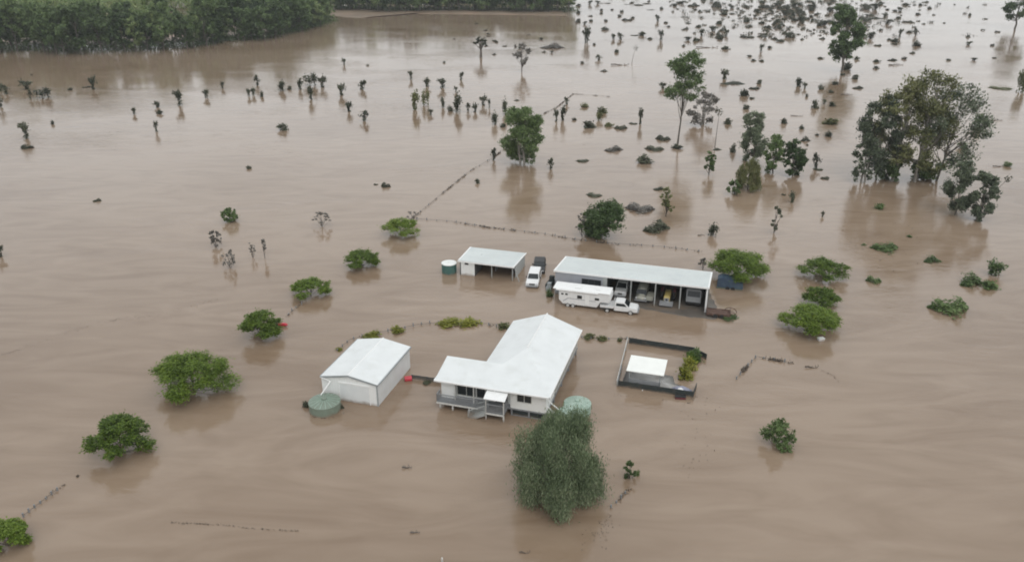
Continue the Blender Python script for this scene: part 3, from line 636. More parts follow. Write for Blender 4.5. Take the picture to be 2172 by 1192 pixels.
# box truck
t = thing('box_truck', 'grey box-bodied truck in the right-hand bay of the long shed', 'truck', fo(20.3,4.2), FR)
MB().box(-3.2,1.2,-1.15,1.15,.9,2.85).build('box_body', M['silver'], t, bevel=.04)
MB().prism([(1.25,.6),(1.25,2.5),(2.2,2.5),(2.7,1.5),(2.8,.6)], -1.05, 1.05).build('cabin', M['silver'], t, bevel=.06)
MB().add([(2.72,-.9,1.55),(2.72,.9,1.55),(2.27,.85,2.35),(2.27,-.85,2.35)], [(0,1,2,3)]).build('windscreen', M['glass'], t)
MB().box(2.8,2.95,-1.0,1.0,.5,.75).build('bumper', M['black'], t); wheels(t, (2.0,-2.0), 2.1, .45, .45)
# rusty flatbed trailer
t = thing('flatbed_trailer', 'rusty flatbed trailer half sunk at the right end of the long shed', 'trailer', fo(24.0,-.35), RZ+.05)
MB().box(-1.6,1.6,-.85,.85,.42,.52).build('deck', M['rust'], t); MB().box(-1.6,1.6,-.9,-.84,.3,.62).box(-1.6,1.6,.84,.9,.3,.62).build('side_rail', M['rust'], t)
MB().box(-1.66,-1.6,-.9,.9,.3,1.0).build('headboard', M['rust'], t); MB().box(1.6,1.66,-.9,.9,.3,.7).build('tailboard', M['rust'], t)
for x in (-.4,.45): 
    for y in (-.95,.95): MB().tube((x,y-.08,.22),(x,y+.08,.22),.33,.33,14).build('wheel', M['tyre'], t)
MB().tube((1.6,0,.35),(2.6,0,.2),.05,.05,5).build('drawbar', M['rust'], t)
t = thing('hoop_frame', 'rusty hooped frame standing in the water beyond the flatbed trailer', 'frame', fo(25.6,.6), RZ)
for y in (-.7,.7):
    q = MB(); pr = None
    for i in range(9):
        a = math.pi*i/8; c_ = (-.9*math.cos(a), y, .75*math.sin(a)-.1)
        if pr: q.tube(pr, c_, .05, .05, 5)
        pr = c_
    q.build('hoop', M['rust'], t)
MB().tube((0,-.7,.65),(0,.7,.65),.04,.04,5).build('cross_bar', M['rust'], t)
# covered load behind the shed
t = thing('covered_trailer', 'trailer under a dark blue tarpaulin beneath the tree behind the shed', 'trailer', fo(25.1,10.2), RZ)
MB().prism([(-1.9,.2),(-1.85,1.5),(-1.2,1.75),(.2,1.65),(1.0,1.35),(1.9,1.25),(1.95,.2)], -1.0, 1.0, 0, .12, 1.0).build('tarpaulin', M['blue'], t, bevel=.08)
MB().box(-1.9,1.9,-1.05,1.05,.02,.2).build('frame', M['tank_teal'], t); wheels(t, (-.3,.5), 2.2, .3, .12, False)
# scrap between the sheds
t = thing('stacked_crates', 'dark green crates stacked against the left end of the long shed', 'crates', fo(-1.0,1.2), RZ)
for i, (x, y, z, s_) in enumerate(((0,0,-.2,.8),(-.3,1.0,-.2,.85),(.05,.1,.62,.6),(-.2,1.9,-.2,.9),(0,2.9,-.2,.9),(-.1,2.2,.72,.7))):
    MB().box(x-s_/2,x+s_/2,y-s_/2,y+s_/2,z,z+s_).build('crate', M['dark'] if i % 2 else M['trim_grey'], t, bevel=.02)
p = at(1741, 722)
t = thing('white_cooler_box', 'white box caught under the nearest tree of the right-hand trio', 'box', p, .2)
MB().box(-.42,.42,-.3,.3,-.1,.32).build('box_body', M['car_white'], t, bevel=.04); MB().box(-.44,.44,-.32,.32,.325,.4).build('lid', M['cap'], t, bevel=.03)
p = at(600, 692)
t = thing('red_buoy', 'red plastic float afloat right beside the second leafy tree above the biggest one', 'float', (p.x, p.y, 0), -.1)
MB().tube((-.6,0,.28),(.45,0,.28),.24,.24,12).build('float_body', M['red'], t); MB().tube((.45,0,.28),(.7,0,.28),.22,.08,12).build('nose', M['red'], t); MB().tube((-.7,0,.28),(-.6,0,.28),.1,.22,12).build('tail', M['maroon'], t)
# ------------------------------------------------------------------ vegetation
def leafmesh(name, centers, outward, size, mats, rng, style='flat', asp=.55):
    """one small face per leaf cluster; centers (n,3), outward (n,3) guide directions"""
    nL = len(centers); c = np.asarray(centers); ow = np.asarray(outward)
    rnd = rng.normal(size=(nL,3))
    if style == 'droop': u = np.stack([rng.normal(size=nL)*.28, rng.normal(size=nL)*.28, -np.ones(nL)], 1)
    elif style == 'frond': u = ow*1.0+rnd*.45; u[:,2] = u[:,2]*.35-.15
    else: u = rnd.copy()
    u /= np.linalg.norm(u, axis=1, keepdims=True)+1e-9
    nn = rng.normal(size=(nL,3))*.55+ow*.6+np.array([0,0,1.1 if style != 'droop' else .3])
    v = np.cross(nn, u); v /= np.linalg.norm(v, axis=1, keepdims=True)+1e-9
    s_ = size*rng.uniform(.6, 1.35, (nL,1)); a = u*s_; b = v*s_*asp
    P = np.stack([c-a, c+b*.9-a*.1, c+a, c-b*.9+a*.05], 1).reshape(-1,3)
    me = bpy.data.meshes.new(name); me.vertices.add(nL*4); me.vertices.foreach_set('co', P.ravel().astype(np.float32))
    me.loops.add(nL*4); me.loops.foreach_set('vertex_index', np.arange(nL*4, dtype=np.int32))
    me.polygons.add(nL); me.polygons.foreach_set('loop_start', np.arange(0, nL*4, 4, dtype=np.int32))
    for m_ in mats: me.materials.append(m_)
    me.update(calc_edges=True); return me
def crown_points(rng, H, W, cb, style, ncl, per, lean=(0,0), full=1.0):
    """leaf positions: lobes > clumps > leaves, between cb*H and H, W across"""
    z0, z1 = cb*H, H; R = W/2; cl = []
    Z = z1-z0
    nl = {'umbrella':13, 'willow':22, 'column':7, 'gum':17}.get(style, 12); zp = rng.permutation(nl)/(nl-1)
    lob = []
    for i in range(nl):
        a = 2.4*i+rng.uniform(-.4,.4); g = (i+.5)/nl
        if style == 'umbrella':     # dome: wide at knee height, closing upward
            el = g**1.1; rr = R*.80*math.cos(el*1.35)*rng.uniform(.8,1.08); zz = z0+Z*(.16+.62*math.sin(el*1.45)); lr = R*rng.uniform(.24,.36); lz = Z*rng.uniform(.16,.24)
        elif style == 'willow':     # bell of hanging masses with gaps between
            g = g**1.35; rr = R*(.74-.30*g**2)*rng.uniform(.84,1.08); zz = z0+Z*(.12+.70*g); lr = R*rng.uniform(.19,.28); lz = Z*rng.uniform(.11,.19)
        elif style == 'column': rr = R*rng.uniform(.2,.45); zz = z0+Z*(.12+.74*g); lr = R*rng.uniform(.4,.55); lz = Z*.14
        elif style == 'gum': rr = R*(.30+.46*math.sin(math.pi*(.15+.72*zp[i])))*rng.uniform(.75,1.05); zz = z0+Z*(.07+.84*zp[i]); lr = full*R*rng.uniform(.20,.33); lz = Z*rng.uniform(.07,.13)
        else: rr = R*(.22+.45*math.sin(math.pi*(.2+.7*zp[i])))*rng.uniform(.8,1.1); zz = z0+Z*(.1+.76*zp[i]); lr = R*rng.uniform(.26,.38); lz = Z*rng.uniform(.13,.2)
        lob.append((rr*math.cos(a), rr*math.sin(a), zz, lr, lz))
    if style == 'round': lob.append((0, 0, z0+Z*.76, R*.45, Z*.24)); lob.append((0, 0, z0+Z*.45, R*.5, Z*.3))
    if style == 'umbrella': lob.append((0, 0, z0+Z*.78, R*.42, Z*.2))
    if style == 'gum': lob.append((rng.uniform(-.2,.2)*R, rng.uniform(-.2,.2)*R, z0+Z*.88, R*.34, Z*.12)); lob.append((0, 0, z0+Z*.6, R*.36, Z*.14))
    if style == 'willow': lob.append((0, 0, z0+Z*.82, R*.3, Z*.17)); lob.append((.2*R, .1*R, z0+Z*.80, R*.25, Z*.13))
    for i in range(ncl):
        lx, ly, lz, lr, lh = lob[rng.integers(len(lob))]
        d = rng.normal(size=3); d /= np.linalg.norm(d)
        if style == 'umbrella': d[2] = d[2]*.9+.12
        rr = rng.uniform(.25, 1)**.45
        x, y, z = lx+d[0]*lr*rr, ly+d[1]*lr*rr, lz+d[2]*lh*rr
        f = (z-z0)/(z1-z0); cl.append((x+lean[0]*f, y+lean[1]*f, min(z, z1), lx, ly, lz))
    P = []; O = []
    for x, y, z, lx, ly, lz in cl:
        cr_ = R*rng.uniform(.07,.16) if style != 'gum' else R*rng.uniform(.08,.17)
        k_ = int(per*rng.uniform(.5,1.5)); q = rng.normal(size=(k_,3))*cr_*(.7 if style == 'gum' else .62)
        q[:,2] *= .55 if style == 'umbrella' else (1.5 if style == 'willow' else .8)
        P.append(q+np.array([x,y,z])); o_ = q+np.array([x-lx, y-ly, (z-lz)])*.5+np.array([x,y,0])*.12; o_ /= np.linalg.norm(o_, axis=1, keepdims=True)+1e-9; O.append(o_)
    return np.concatenate(P), np.concatenate(O), cl
def limbs(rng, H, W, cb, cl, r, stems=1, lean=(0,0), nb=14, bend=.06):
    bend = bend*.4 if cb > .45 else bend
    q = MB()
    fork = max(.1*H, cb*H*.85)
    for s_ in range(stems):
        ox, oy = (0, 0) if stems == 1 else (rng.uniform(-.09,.09)*W, rng.uniform(-.09,.09)*W)
        top = Vector((lean[0]*.6+ox*2.2, lean[1]*.6+oy*2.2, H*.86)); p = Vector((ox, oy, -1.2)); pts = [p]; K = 6
        for i in range(1, K+1):
            f = i/K; t_ = Vector((ox, oy, -1.2)).lerp(top, f); t_ += Vector((rng.uniform(-1,1), rng.uniform(-1,1), 0))*bend*H*.35*(1 if i < K else .3); pts.append(t_)
        for i in range(K): q.tube(pts[i], pts[i+1], r*(1-i/K*.85), r*(1-(i+1)/K*.85), 7, cap=False)
        for j in range(nb//stems):
            c_ = cl[rng.integers(len(cl))]; f = min(.93, max(.25, (c_[2]/H)*rng.uniform(.5,.8))); i = int(f*K); b0 = pts[i].lerp(pts[min(K,i+1)], f*K-i)
            e_ = Vector(c_[:3]); mid = b0.lerp(e_, .5)+Vector((0,0,-.04*H*rng.uniform(0,1))); rb = r*(1-f*.8)*.5
            q.tube(b0, mid, rb, rb*.65, 5, cap=False); q.tube(mid, e_, rb*.65, rb*.2, 5, cap=False)
    return q
def tree(px, py, ptop, wpx, style, leafm, label, cb=.3, ncl=90, per=55, size=.3, group=None, name=None, barkm='bark', stems=1, lean=(0,0), seed=0, r=None, cat='tree', nb=16, full=1.0):
    p = at(px, py); W = wpx/scale(py)
    if style in ('umbrella', 'willow', 'round') and cb < .4:      # the near rim of a wide low crown hangs in front of the trunk
        p.y += W*(.25 if style == 'umbrella' else .3); py = row(p.x, p.y, 0)[1]; p = at(px, py)
    H = height(px, py, ptop)
    H = max(.8, H*.97-.04*W) if style == 'umbrella' else H; cb = cb*.55 if style == 'umbrella' and cb < .5 else cb*.85
    rng = np.random.default_rng(seed+int(px)*7+int(py))
    t = thing(name or 'leafy_tree', label, cat, p, 0, group)
    P, O, cl = crown_points(rng, H, W, cb, style, ncl, per, lean, full)
    st = {'umbrella':'frond', 'willow':'droop'}.get(style, 'flat')
    me = leafmesh('crown', P, O, size, [M[leafm]], rng, st, .24 if style == 'willow' else .5)
    inst(me, 'crown', t)
    limbs(rng, H, W, cb, cl, r or max(.07, H*.022), stems, lean, nb).build('trunk', M[barkm], t, smooth=True)
    return t
# the row of leafy shade trees along the left, and their likes
tree(22,1172,1105,88,'umbrella','f_lush','leafy green tree cut by the lower left corner of the picture', .12, 229, 40, .145)
tree(258,978,880,128,'umbrella','f_lush','round leafy green tree, second from the bottom in the left row', .12, 306, 42, .145)
tree(413,852,748,168,'umbrella','f_lush','largest spreading leafy green tree of the left row', .2, 433, 48, .145)
tree(555,727,658,95,'umbrella','f_lush','leafy green tree with a red float at its right side', .18, 280, 40, .145)
tree(660,635,590,82,'umbrella','f_lush','lopsided leafy green tree midway along the left row, left of the domed one', .25, 229, 34, .145)
tree(768,573,530,80,'umbrella','f_lush','neat domed leafy green tree left of the teal water tank', .3, 255, 36, .145)
tree(850,508,462,84,'umbrella','f_lush','topmost leafy green tree of the left row, by the corner of the wire fence', .3, 229, 36, .145)
tree(490,474,443,46,'round','f_mid','small dark green bushy tree standing alone left of the tree row', .1, 50, 34, .22)
tree(1562,604,528,128,'umbrella','f_lush','broad leafy green tree shading the right end of the machinery shed', .3, 433, 46, .145)
tree(1745,598,547,104,'umbrella','f_lush','farthest and flattest of the three leafy trees right of the machinery shed', .3, 229, 38, .145)
tree(1740,655,610,82,'umbrella','f_lush','smallest, middle one of the three leafy trees right of the machinery shed', .3, 229, 38, .145)
tree(1718,716,648,122,'umbrella','f_lush','nearest of the three leafy trees right of the machinery shed, a white box under it', .3, 382, 42, .145)
# gums and other big trees
tree(1181,1090,878,208,'willow','f_willow','huge silvery weeping tree standing in front of the raised house', .0, 900, 85, .15, name='weeping_tree', r=.3, nb=40)
tree(1108,350,228,80,'gum','f_mid','tall full-crowned gum tree alone in mid water above the two open sheds', .04, 330, 70, .25, name='gum_tree', barkm='bark_pale', stems=2, nb=26, full=1.35)
tree(1275,514,430,108,'round','f_dark','dense dark green tree right behind the long machinery shed', .02, 320, 60, .2)
tree(1437,306,112,88,'gum','f_dark','tall slender tree with a long bare trunk and a flat dark crown', .58, 150, 50, .3, name='gum_tree', full=1.45, lean=(.8,0), r=.26, nb=26)
tree(1488,266,192,64,'gum','f_grey','pale grey thin-leaved tree just right of the slender bare-trunked tree', .08, 60, 32, .38, name='gum_tree', barkm='bark_pale', stems=3)
tree(1106,153,92,38,'gum','f_grey','pale grey rounded tree far off, above the tall full-crowned gum', .32, 42, 26, .4, name='gum_tree', barkm='twig', nb=24)
tree(1020,122,76,32,'umbrella','f_brush','far dark tree with a small flat top on a stout leaning trunk', .62, 26, 26, .5, name='gum_tree', r=.7)
tree(1786,152,14,74,'gum','f_dark','tall dark gum in the far scatter at upper right', .2, 160, 50, .6, name='gum_tree', lean=(-1.5,0))
tree(2152,62,-40,60,'gum','f_dark','dark gum cut by the upper right corner of the picture', .26, 90, 44, .8, name='gum_tree')
tree(1882,384,168,104,'gum','f_olive','olive-crowned gum, left neighbour of the tallest one in the big clump', .14, 130, 50, .3, name='gum_tree', stems=2, r=.3, nb=28, barkm='bark_pale')
tree(1936,384,150,132,'gum','f_olive','tallest olive-crowned gum in the middle of the big clump', .12, 210, 50, .3, name='gum_tree', stems=3, r=.36, nb=46, barkm='bark_pale')
tree(1985,384,178,150,'gum','f_greyg','sparse grey-green gum leaning right out of the big clump', .2, 130, 42, .32, name='gum_tree', lean=(3.2,0), r=.28, nb=30)
tree(1860,382,205,94,'gum','f_greyg','slim grey-green gum on the left side of the big clump', .12, 190, 50, .30, name='gum_tree', lean=(-1.5,0), r=.22, nb=20)
tree(1828,388,284,52,'gum','f_greyg','small grey gum with loose foliage at the left foot of the big clump', .06, 110, 40, .25, name='gum_tree', barkm='bark_pale', stems=2)
tree(1880,388,340,62,'round','f_dark','dark bushy undergrowth tree at the left foot of the big clump', .0, 60, 40, .36, name='bushy_tree')
tree(1955,388,345,66,'round','f_dark','dark bushy undergrowth tree at the right foot of the big clump', .0, 60, 40, .36, name='bushy_tree')
tree(2024,456,342,70,'gum','f_greyg','left one of two green gums standing right below the big clump', .1, 200, 50, .22, name='gum_tree', r=.17)
tree(2078,466,366,62,'gum','f_greyg','right one of two green gums standing right below the big clump', .06, 180, 50, .22, name='gum_tree', r=.15, lean=(-.4,0))
tree(1592,345,238,62,'gum','f_greyg','tallest grey-green tree of the thicket right of the slender tree', .04, 200, 50, .27, name='gum_tree', stems=2)
tree(1638,368,285,46,'gum','f_mid','dark green pointed tree in the middle of the thicket', .03, 120, 50, .25, name='thicket_tree')
tree(1680,378,298,54,'round','f_dark','dark green tree at the right end of the thicket', .02, 150, 50, .25, name='thicket_tree')
tree(1585,408,338,60,'willow','f_olive','olive weeping tree in front of the thicket', .04, 170, 50, .24, name='thicket_tree', nb=24)
tree(1557,416,384,36,'round','f_mid','small round green tree at the lower left of the thicket', .0, 36, 34, .26, name='thicket_tree')
tree(1504,372,320,28,'column','f_mid','narrow upright green tree left of the thicket', .14, 50, 34, .26, name='column_tree')
tree(1413,460,398,40,'column','f_olive','thin see-through olive tree rising behind the drowned grassy mound', .16, 44, 22, .24, name='column_tree', nb=22)
tree(1650,958,896,76,'round','f_mid','bushy green sapling standing alone at lower right', .0, 90, 36, .15, name='sapling')
tree(1335,1020,978,36,'round','f_mid','small upright green sapling right of the weeping tree', .05, 22, 24, .15, name='sapling')
tree(683,480,444,42,'umbrella','f_grey','bare grey shrub on a single stem, alone above the left tree row', .42, 26, 22, .16, name='bare_shrub', barkm='twig', nb=26, r=.07)
tree(458,528,488,36,'round','f_grey','dense brown-grey shrub, left one of the four below the small dark tree', .1, 30, 28, .18, name='bare_shrub', barkm='twig')
tree(488,568,530,38,'gum','f_grey','thin sprawling brown-grey shrub, lowest of the four below the small dark tree', .15, 20, 20, .17, name='bare_shrub', barkm='twig')
tree(536,548,516,18,'round','f_grey','narrow grey shrub, left one of the close pair below the small dark tree', .35, 16, 20, .15, name='bare_shrub', barkm='twig')
tree(561,548,508,24,'round','f_grey','taller grey shrub, right one of the close pair below the small dark tree', .42, 18, 20, .16, name='bare_shrub', barkm='twig')
tree(877,470,448,34,'round','f_grey','bare grey shrub at the bend of the wire fence behind the topmost leafy tree', .1, 14, 16, .16, name='bare_shrub', barkm='twig')
tree(1490,575,548,30,'round','f_grey','small grey shrub poking up behind the right end of the shed roof', .3, 14, 18, .2, name='bare_shrub', barkm='twig')
tree(1642,494,434,26,'gum','f_brush','ragged dark snag in two tiers, alone below the thicket', .05, 12, 26, .28, name='snag_tree', barkm='twig', nb=12)
tree(1234,506,452,28,'round','f_grey','grey dying branches on the left side of the dense dark tree behind the shed', .3, 14, 20, .2, name='bare_shrub', barkm='twig')
# single stalk with a tuft
def stalk(px, py, ptop, topw, leanx, label, leafm='f_brush'):
    p = at(px, py); H = height(px, py, ptop); t = thing('dead_stalk', label, 'dead tree', p)
    q = MB(); a = Vector((0,0,-1)); 
    for i in range(5):
        f = (i+1)/5; b_ = Vector((leanx*f**1.7, 0, -1+(H+1)*f)); q.tube(a, b_, .12-.018*i, .12-.018*(i+1), 6); a = b_
    q.build('trunk', M['twig'], t); rng = np.random.default_rng(int(px))
    P = rng.normal(size=(40,3))*topw*.3+np.array([leanx,0,H]); inst(leafmesh('crown', P, rng.normal(size=(40,3)), .25, [M[leafm]], rng), 'crown', t)
stalk(2070,462,380,1.1,4.2,'thin leaning dead stalk with a tuft on top, right of the two green gums')
stalk(1516,314,238,1.8,.3,'tall thin pole-like dead trunk with a tuft, right of the pale grey tree')
stalk(862,66,0,1.0,.0,'far bare pole standing in the water below the forest edge','f_brush')
stalk(1340,136,102,1.6,1.2,'curved leaning dead snag in the far scatter above the slender tree')

# ---- prototypes for the many small drowned shrubs
def proto(kind, seed):
    rng = np.random.default_rng(seed)
    if kind == 'shrub':
        n_ = 26; P = []; O = []
        for i in range(n_):
            d = rng.normal(size=3); d /= np.linalg.norm(d); d[2] = abs(d[2]); c_ = d*np.array([.36,.36,.72])*rng.uniform(.4,1); c_[2] = max(.03,c_[2])
            q = rng.normal(size=(16,3))*.085+c_; P.append(q); O.append(q)
        P = np.concatenate(P); P[:,2] = np.abs(P[:,2])
        return leafmesh('shrub', P, np.concatenate(O)+1e-3, .085, [], rng, 'flat', .6)
    if kind == 'clump':          # several upright tufts
        P = []
        for i in range(6):
            c_ = np.array([rng.uniform(-.34,.34), rng.uniform(-.3,.3), rng.uniform(.35,.75)])
            P.append(rng.normal(size=(70,3))*np.array([.09,.09,.16])+c_)
            P.append(rng.normal(size=(12,3))*np.array([.02,.02,.16])+c_*np.array([1,1,.4]))
        P = np.concatenate(P); P[:,2] = np.abs(P[:,2]); return leafmesh('clump', P, P+1e-3, .075, [], rng, 'flat', .6)
    if kind == 'sapling':        # bushy tuft on a short leafy stem, a little lopsided
        P = []; dx = rng.uniform(-.15,.15)
        for i in range(7):
            c_ = np.array([rng.uniform(-.36,.36)+dx, rng.uniform(-.3,.3), rng.uniform(.5,.86)]); P.append(rng.normal(size=(26,3))*np.array([.13,.13,.09])+c_)
        zz = rng.uniform(0,.75,110); P.append(np.stack([dx*zz+rng.normal(size=110)*.10, rng.normal(size=110)*.10, zz], 1))
        P = np.concatenate(P); P[:,2] = np.abs(P[:,2]); return leafmesh('sapling', P, P+1e-3, .105, [], rng, 'flat', .7)
    if kind == 'mound':          # low, drifted, half awash
        x = rng.uniform(-.5,.5,900); y = rng.normal(size=900)*.2*(1-(2*x)**2)+.12*np.sin(x*5+seed); hgt = np.clip(1-(2*x)**2,0,1)*(.7+.3*np.sin(x*9+seed))
        P = np.stack([x, y, rng.uniform(0,1,900)*hgt*.9], 1); return leafmesh('mound', P, rng.normal(size=P.shape), .06, [], rng, 'flat', .6)
    if kind == 'log':            # fallen branch with twigs
        q = MB(); a = Vector((-.5,0,.2))
        for i in range(5):
            b_ = Vector((-.5+.2*(i+1), rng.uniform(-.12,.12), .1+rng.uniform(-.1,.1))); q.tube(a, b_, .13-.02*i, .11-.02*i, 5)
            q.tube(b_, b_+Vector((rng.uniform(-.12,.12), rng.uniform(-.3,.3), rng.uniform(.1,.45))), .04, .015, 4); a = b_
        return q.mesh('log', [])
PR = {k_: [proto(k_, s_) for s_ in range(40+i*9, 44+i*9)] for i, k_ in enumerate(('shrub','clump','sapling','mound','log'))}
PM = {}
def pm(kind, i, mname):
    key = (kind, i, mname)
    if key not in PM:
        me = PR[kind][i].copy(); me.materials.clear(); me.materials.append(M[mname]); PM[key] = me
    return PM[key]
KN = {'shrub':('drowned_shrub','shrub'), 'clump':('shrub_clump','shrub'), 'sapling':('drowned_sapling','sapling'), 'mound':('brush_mound','brush'), 'log':('drift_log','log')}
rs = random.Random(11); small = []
def put(kind, px, py, wp, hp, mname, label=None, group=None):
    p = at(px, py); W = wp/scale(py); H = height(px, py, py-hp)
    if kind in ('shrub','mound','clump'): H = max(.25, H-.22*W)
    if kind == 'sapling': H *= .84; W *= 1.2
    me = pm(kind, rs.randrange(4), mname)
    o_ = inst(me, KN[kind][0], None, p, rs.uniform(0, 6.28) if kind in ('shrub','clump','sapling') else rs.uniform(-.25,.2), (W*1.05, W*(1.05 if kind != 'log' else .5), H*1.05))
    if kind == 'log': o_.scale = (W, max(.6,W*.25), max(.5,H))
    tag(o_, label, KN[kind][1], group); return o_
# zones: (place in words, default material, rows of (kind, x, y, width, height))
s_, c_, a_, m_, l_ = 'shrub', 'clump', 'sapling', 'mound', 'log'
ZONES = [
 ('the left band below the forest', 'f_brush', [(a_,2,195,8,22),(a_,14,200,13,24),(a_,57,190,18,24),(a_,65,210,7,22),(c_,93,208,36,30),(s_,149,192,11,11),(a_,198,190,13,34),(m_,184,186,18,7),(a_,2,228,10,32),(a_,57,294,17,38),(m_,57,314,27,15),(s_,112,264,9,14),(a_,285,243,8,18),(a_,335,228,13,15),(s_,338,242,17,17),(a_,332,280,8,26),(a_,382,224,14,36),(m_,206,427,16,10),(a_,2,545,12,34),(s_,67,160,6,5)]),
 ('the middle scatter below the forest', 'f_brush', [(a_,438,208,12,22),(a_,472,188,7,16),(a_,528,205,8,20),(a_,538,203,9,20),(a_,546,182,10,24),(s_,556,206,10,20),(c_,596,194,26,28),(s_,614,190,11,14),(a_,636,190,11,26),(c_,660,182,32,34),(a_,660,212,12,32),(a_,684,186,14,30),(s_,601,276,25,28),(a_,724,202,15,30),(s_,528,358,12,12),(a_,730,138,7,17),(a_,740,237,13,26),(a_,768,190,15,22),(a_,773,257,14,26),(s_,780,140,7,6)]),
 ('the cluster left of the full-crowned gum', 'f_brush', [(a_,872,169,8,20),(a_,905,184,13,22),(a_,939,187,15,22),(a_,978,170,9,19),(a_,967,195,6,14),(s_,942,134,7,7),(a_,880,234,17,48),(c_,904,224,20,34),(a_,914,244,8,16),(c_,940,228,14,26),(s_,955,236,13,20),(c_,971,240,26,46),(a_,993,236,8,20),(a_,1008,238,11,22),(a_,1025,224,12,26),(a_,1038,230,5,22),(c_,1067,244,19,36),(c_,1045,264,24,30),(s_,1067,270,15,15),(m_,1096,214,12,6)]),
 ('the growth along the upper fence', 'f_brush', [(a_,1047,340,10,28),(s_,1013,389,12,18),(a_,1168,359,11,25),(m_,818,396,20,16),(m_,797,392,10,5),(a_,1180,258,9,32),(a_,1193,256,12,36),(a_,1202,222,9,18),(s_,1218,255,12,10)]),
 ('the bushes between the two tall trees', 'f_brush', [(s_,1240,227,20,16),(s_,1277,240,24,24),(c_,1276,256,20,22),(s_,1250,271,30,28),(s_,1291,268,24,16),(m_,1317,273,27,16),(m_,1343,263,18,7),(a_,1358,264,9,38),(m_,1302,319,38,18),(m_,1236,342,27,10),(m_,1260,415,32,12)]),
 ('the brush left of the thicket', 'f_brush', [(m_,1406,296,30,18),(m_,1388,317,38,17),(s_,1367,345,36,30),(s_,1435,315,27,18),(m_,1398,402,24,10),(m_,1521,318,19,7),(s_,1543,263,20,22),(s_,1555,323,16,28),(c_,1513,503,30,32),(l_,1487,500,14,8)]),
 ('the growth right of the thicket', 'f_brush', [(a_,1680,430,12,28),(m_,1662,414,9,6),(a_,1745,460,7,14),(a_,1730,356,13,34),(m_,1735,360,20,8),(m_,1750,379,20,10),(s_,1663,262,18,20),(l_,1690,247,24,6),(s_,1700,274,12,14),(s_,1757,290,17,20),(m_,1708,299,21,15),(s_,1733,288,9,8),(s_,1712,309,7,6)]),
 ('the low growth at far right', 'f_mid', [(s_,1866,443,25,22),(m_,1877,527,56,26),(m_,1832,520,12,6),(s_,1928,503,13,9),(m_,1977,554,36,18),(m_,1853,597,30,20),(c_,2108,580,44,38),(m_,2060,602,52,34),(s_,2100,611,37,30),(m_,2013,656,78,48),(s_,2042,314,22,26),(s_,2137,353,20,18),(l_,2120,354,28,8),(c_,2070,268,24,32),(l_,2106,256,34,7)]),
]
ORD = 'first second third fourth fifth sixth seventh eighth ninth tenth eleventh twelfth thirteenth fourteenth fifteenth sixteenth seventeenth eighteenth nineteenth twentieth twenty-first twenty-second'.split()
DS = {'shrub':'rounded drowned bush', 'clump':'ragged bush clump', 'sapling':'thin drowned sapling', 'mound':'low half-sunk brush', 'log':'dark floating log'}
for zone, mt, items in ZONES:
    for i, (kd, x, y, wp, hp) in enumerate(sorted(items, key=lambda q: q[1])):
        mm = 'debris' if kd == 'log' else mt
        if x in (880, 904, 1276, 1240, 1277, 1291): mm = 'f_olive'
        if x in (1302,): mm = 'f_grey'
        pos = ORD[i]+' from the left' if i < len(items)-1 else 'rightmost'
        pos = 'leftmost' if i == 0 else pos
        put(kd, x, y, wp, hp, mm, f'{DS[kd]}, {pos} in {zone}', zone.replace('the ', '', 1))
# a few that stand out
put(m_,1357,444,58,26,'f_grey','long grey drowned brush mound right of the dense dark tree')
put(m_,1393,487,58,32,'f_brush','dark grassy mound at the foot of the see-through olive tree')
put(m_,1172,102,48,22,'f_grey','wide brown-grey brush island far off, right of the pale grey tree')
put(s_,1761,263,36,26,'f_olive','squarish olive bush alone left of the big clump of gums')
put(c_,2164,195,26,48,'f_olive','olive bush cut by the right edge of the picture')
put(m_,2122,188,44,13,'f_olive','dark olive brush trailing left of the bush at the right edge')
put(l_,1722,780,28,14,'debris','short dark log floating below the trio of leafy trees')
put(l_,863,993,20,16,'twig','forked twig sticking up in open water below the house')
put(l_,880,1130,20,12,'twig','pale twig floating near the bottom, left of the weeping tree')
put(l_,1113,1172,22,9,'debris','dark clot of debris floating below the weeping tree')
put(s_,165,1010,8,6,'debris','small dark scrap afloat left of the round leafy tree')
put(s_,1353,1008,9,18,'f_mid','little green shoot right beside the small upright sapling')
sp = MB().tube((0,0,-.5),(0,0,.5),.09,.08,7,0).tube((0,0,.5),(0,0,.62),.1,.06,7,0).build('marker_post', M['timber_white']); sp.location = at(938,1194); tag(sp, 'pale post tip showing at the very bottom edge', 'post')
# hedge remains curving round the homestead
for i, (kd, x, y, wp, hp, lb) in enumerate([(s_,720,742,17,10,'smallest yellow-green hedge tuft, left of the white gable shed roof'),(s_,790,715,46,22,'yellow-green hedge top just behind the white gable shed'),
        (s_,842,703,34,20,'dark-ended hedge top right behind the white gable shed'),(s_,953,688,54,22,'left half of the long yellow-green hedge top left of the house roof'),(s_,994,687,50,24,'right half of the long yellow-green hedge top left of the house roof'),
        (s_,1070,695,32,20,'brown-green bush touching the left edge of the main house roof'),(s_,1250,717,26,18,'brown-green bush just right of the main house roof'),(s_,1277,720,24,15,'second brown-green bush right of the main house roof'),(s_,1314,724,12,12,'tiny dark bush beside the far left corner of the pool fence')]):
    mo = 'f_olive' if x > 1050 else 'f_hedge'
    put(kd, x, y, wp, hp, mo, lb, 'remains of the garden hedge')
put(s_,1474,762,36,40,'f_mid','dark green bush at the rear right corner of the pool yard')
put(s_,1462,782,34,42,'f_hedge','yellow-green bush midway along the right side of the pool yard')
put(s_,1466,770,30,40,'f_lush','dark green bush on the far right side of the pool yard')
put(s_,1453,802,36,44,'f_hedge','bright yellow-green bush at the right side of the pool shelter')
put(s_,1165,628,20,24,'f_mid','green weeds at the left end of the caravan')
put(s_,1545,674,40,16,'f_mid','green weeds awash below the flatbed trailer')
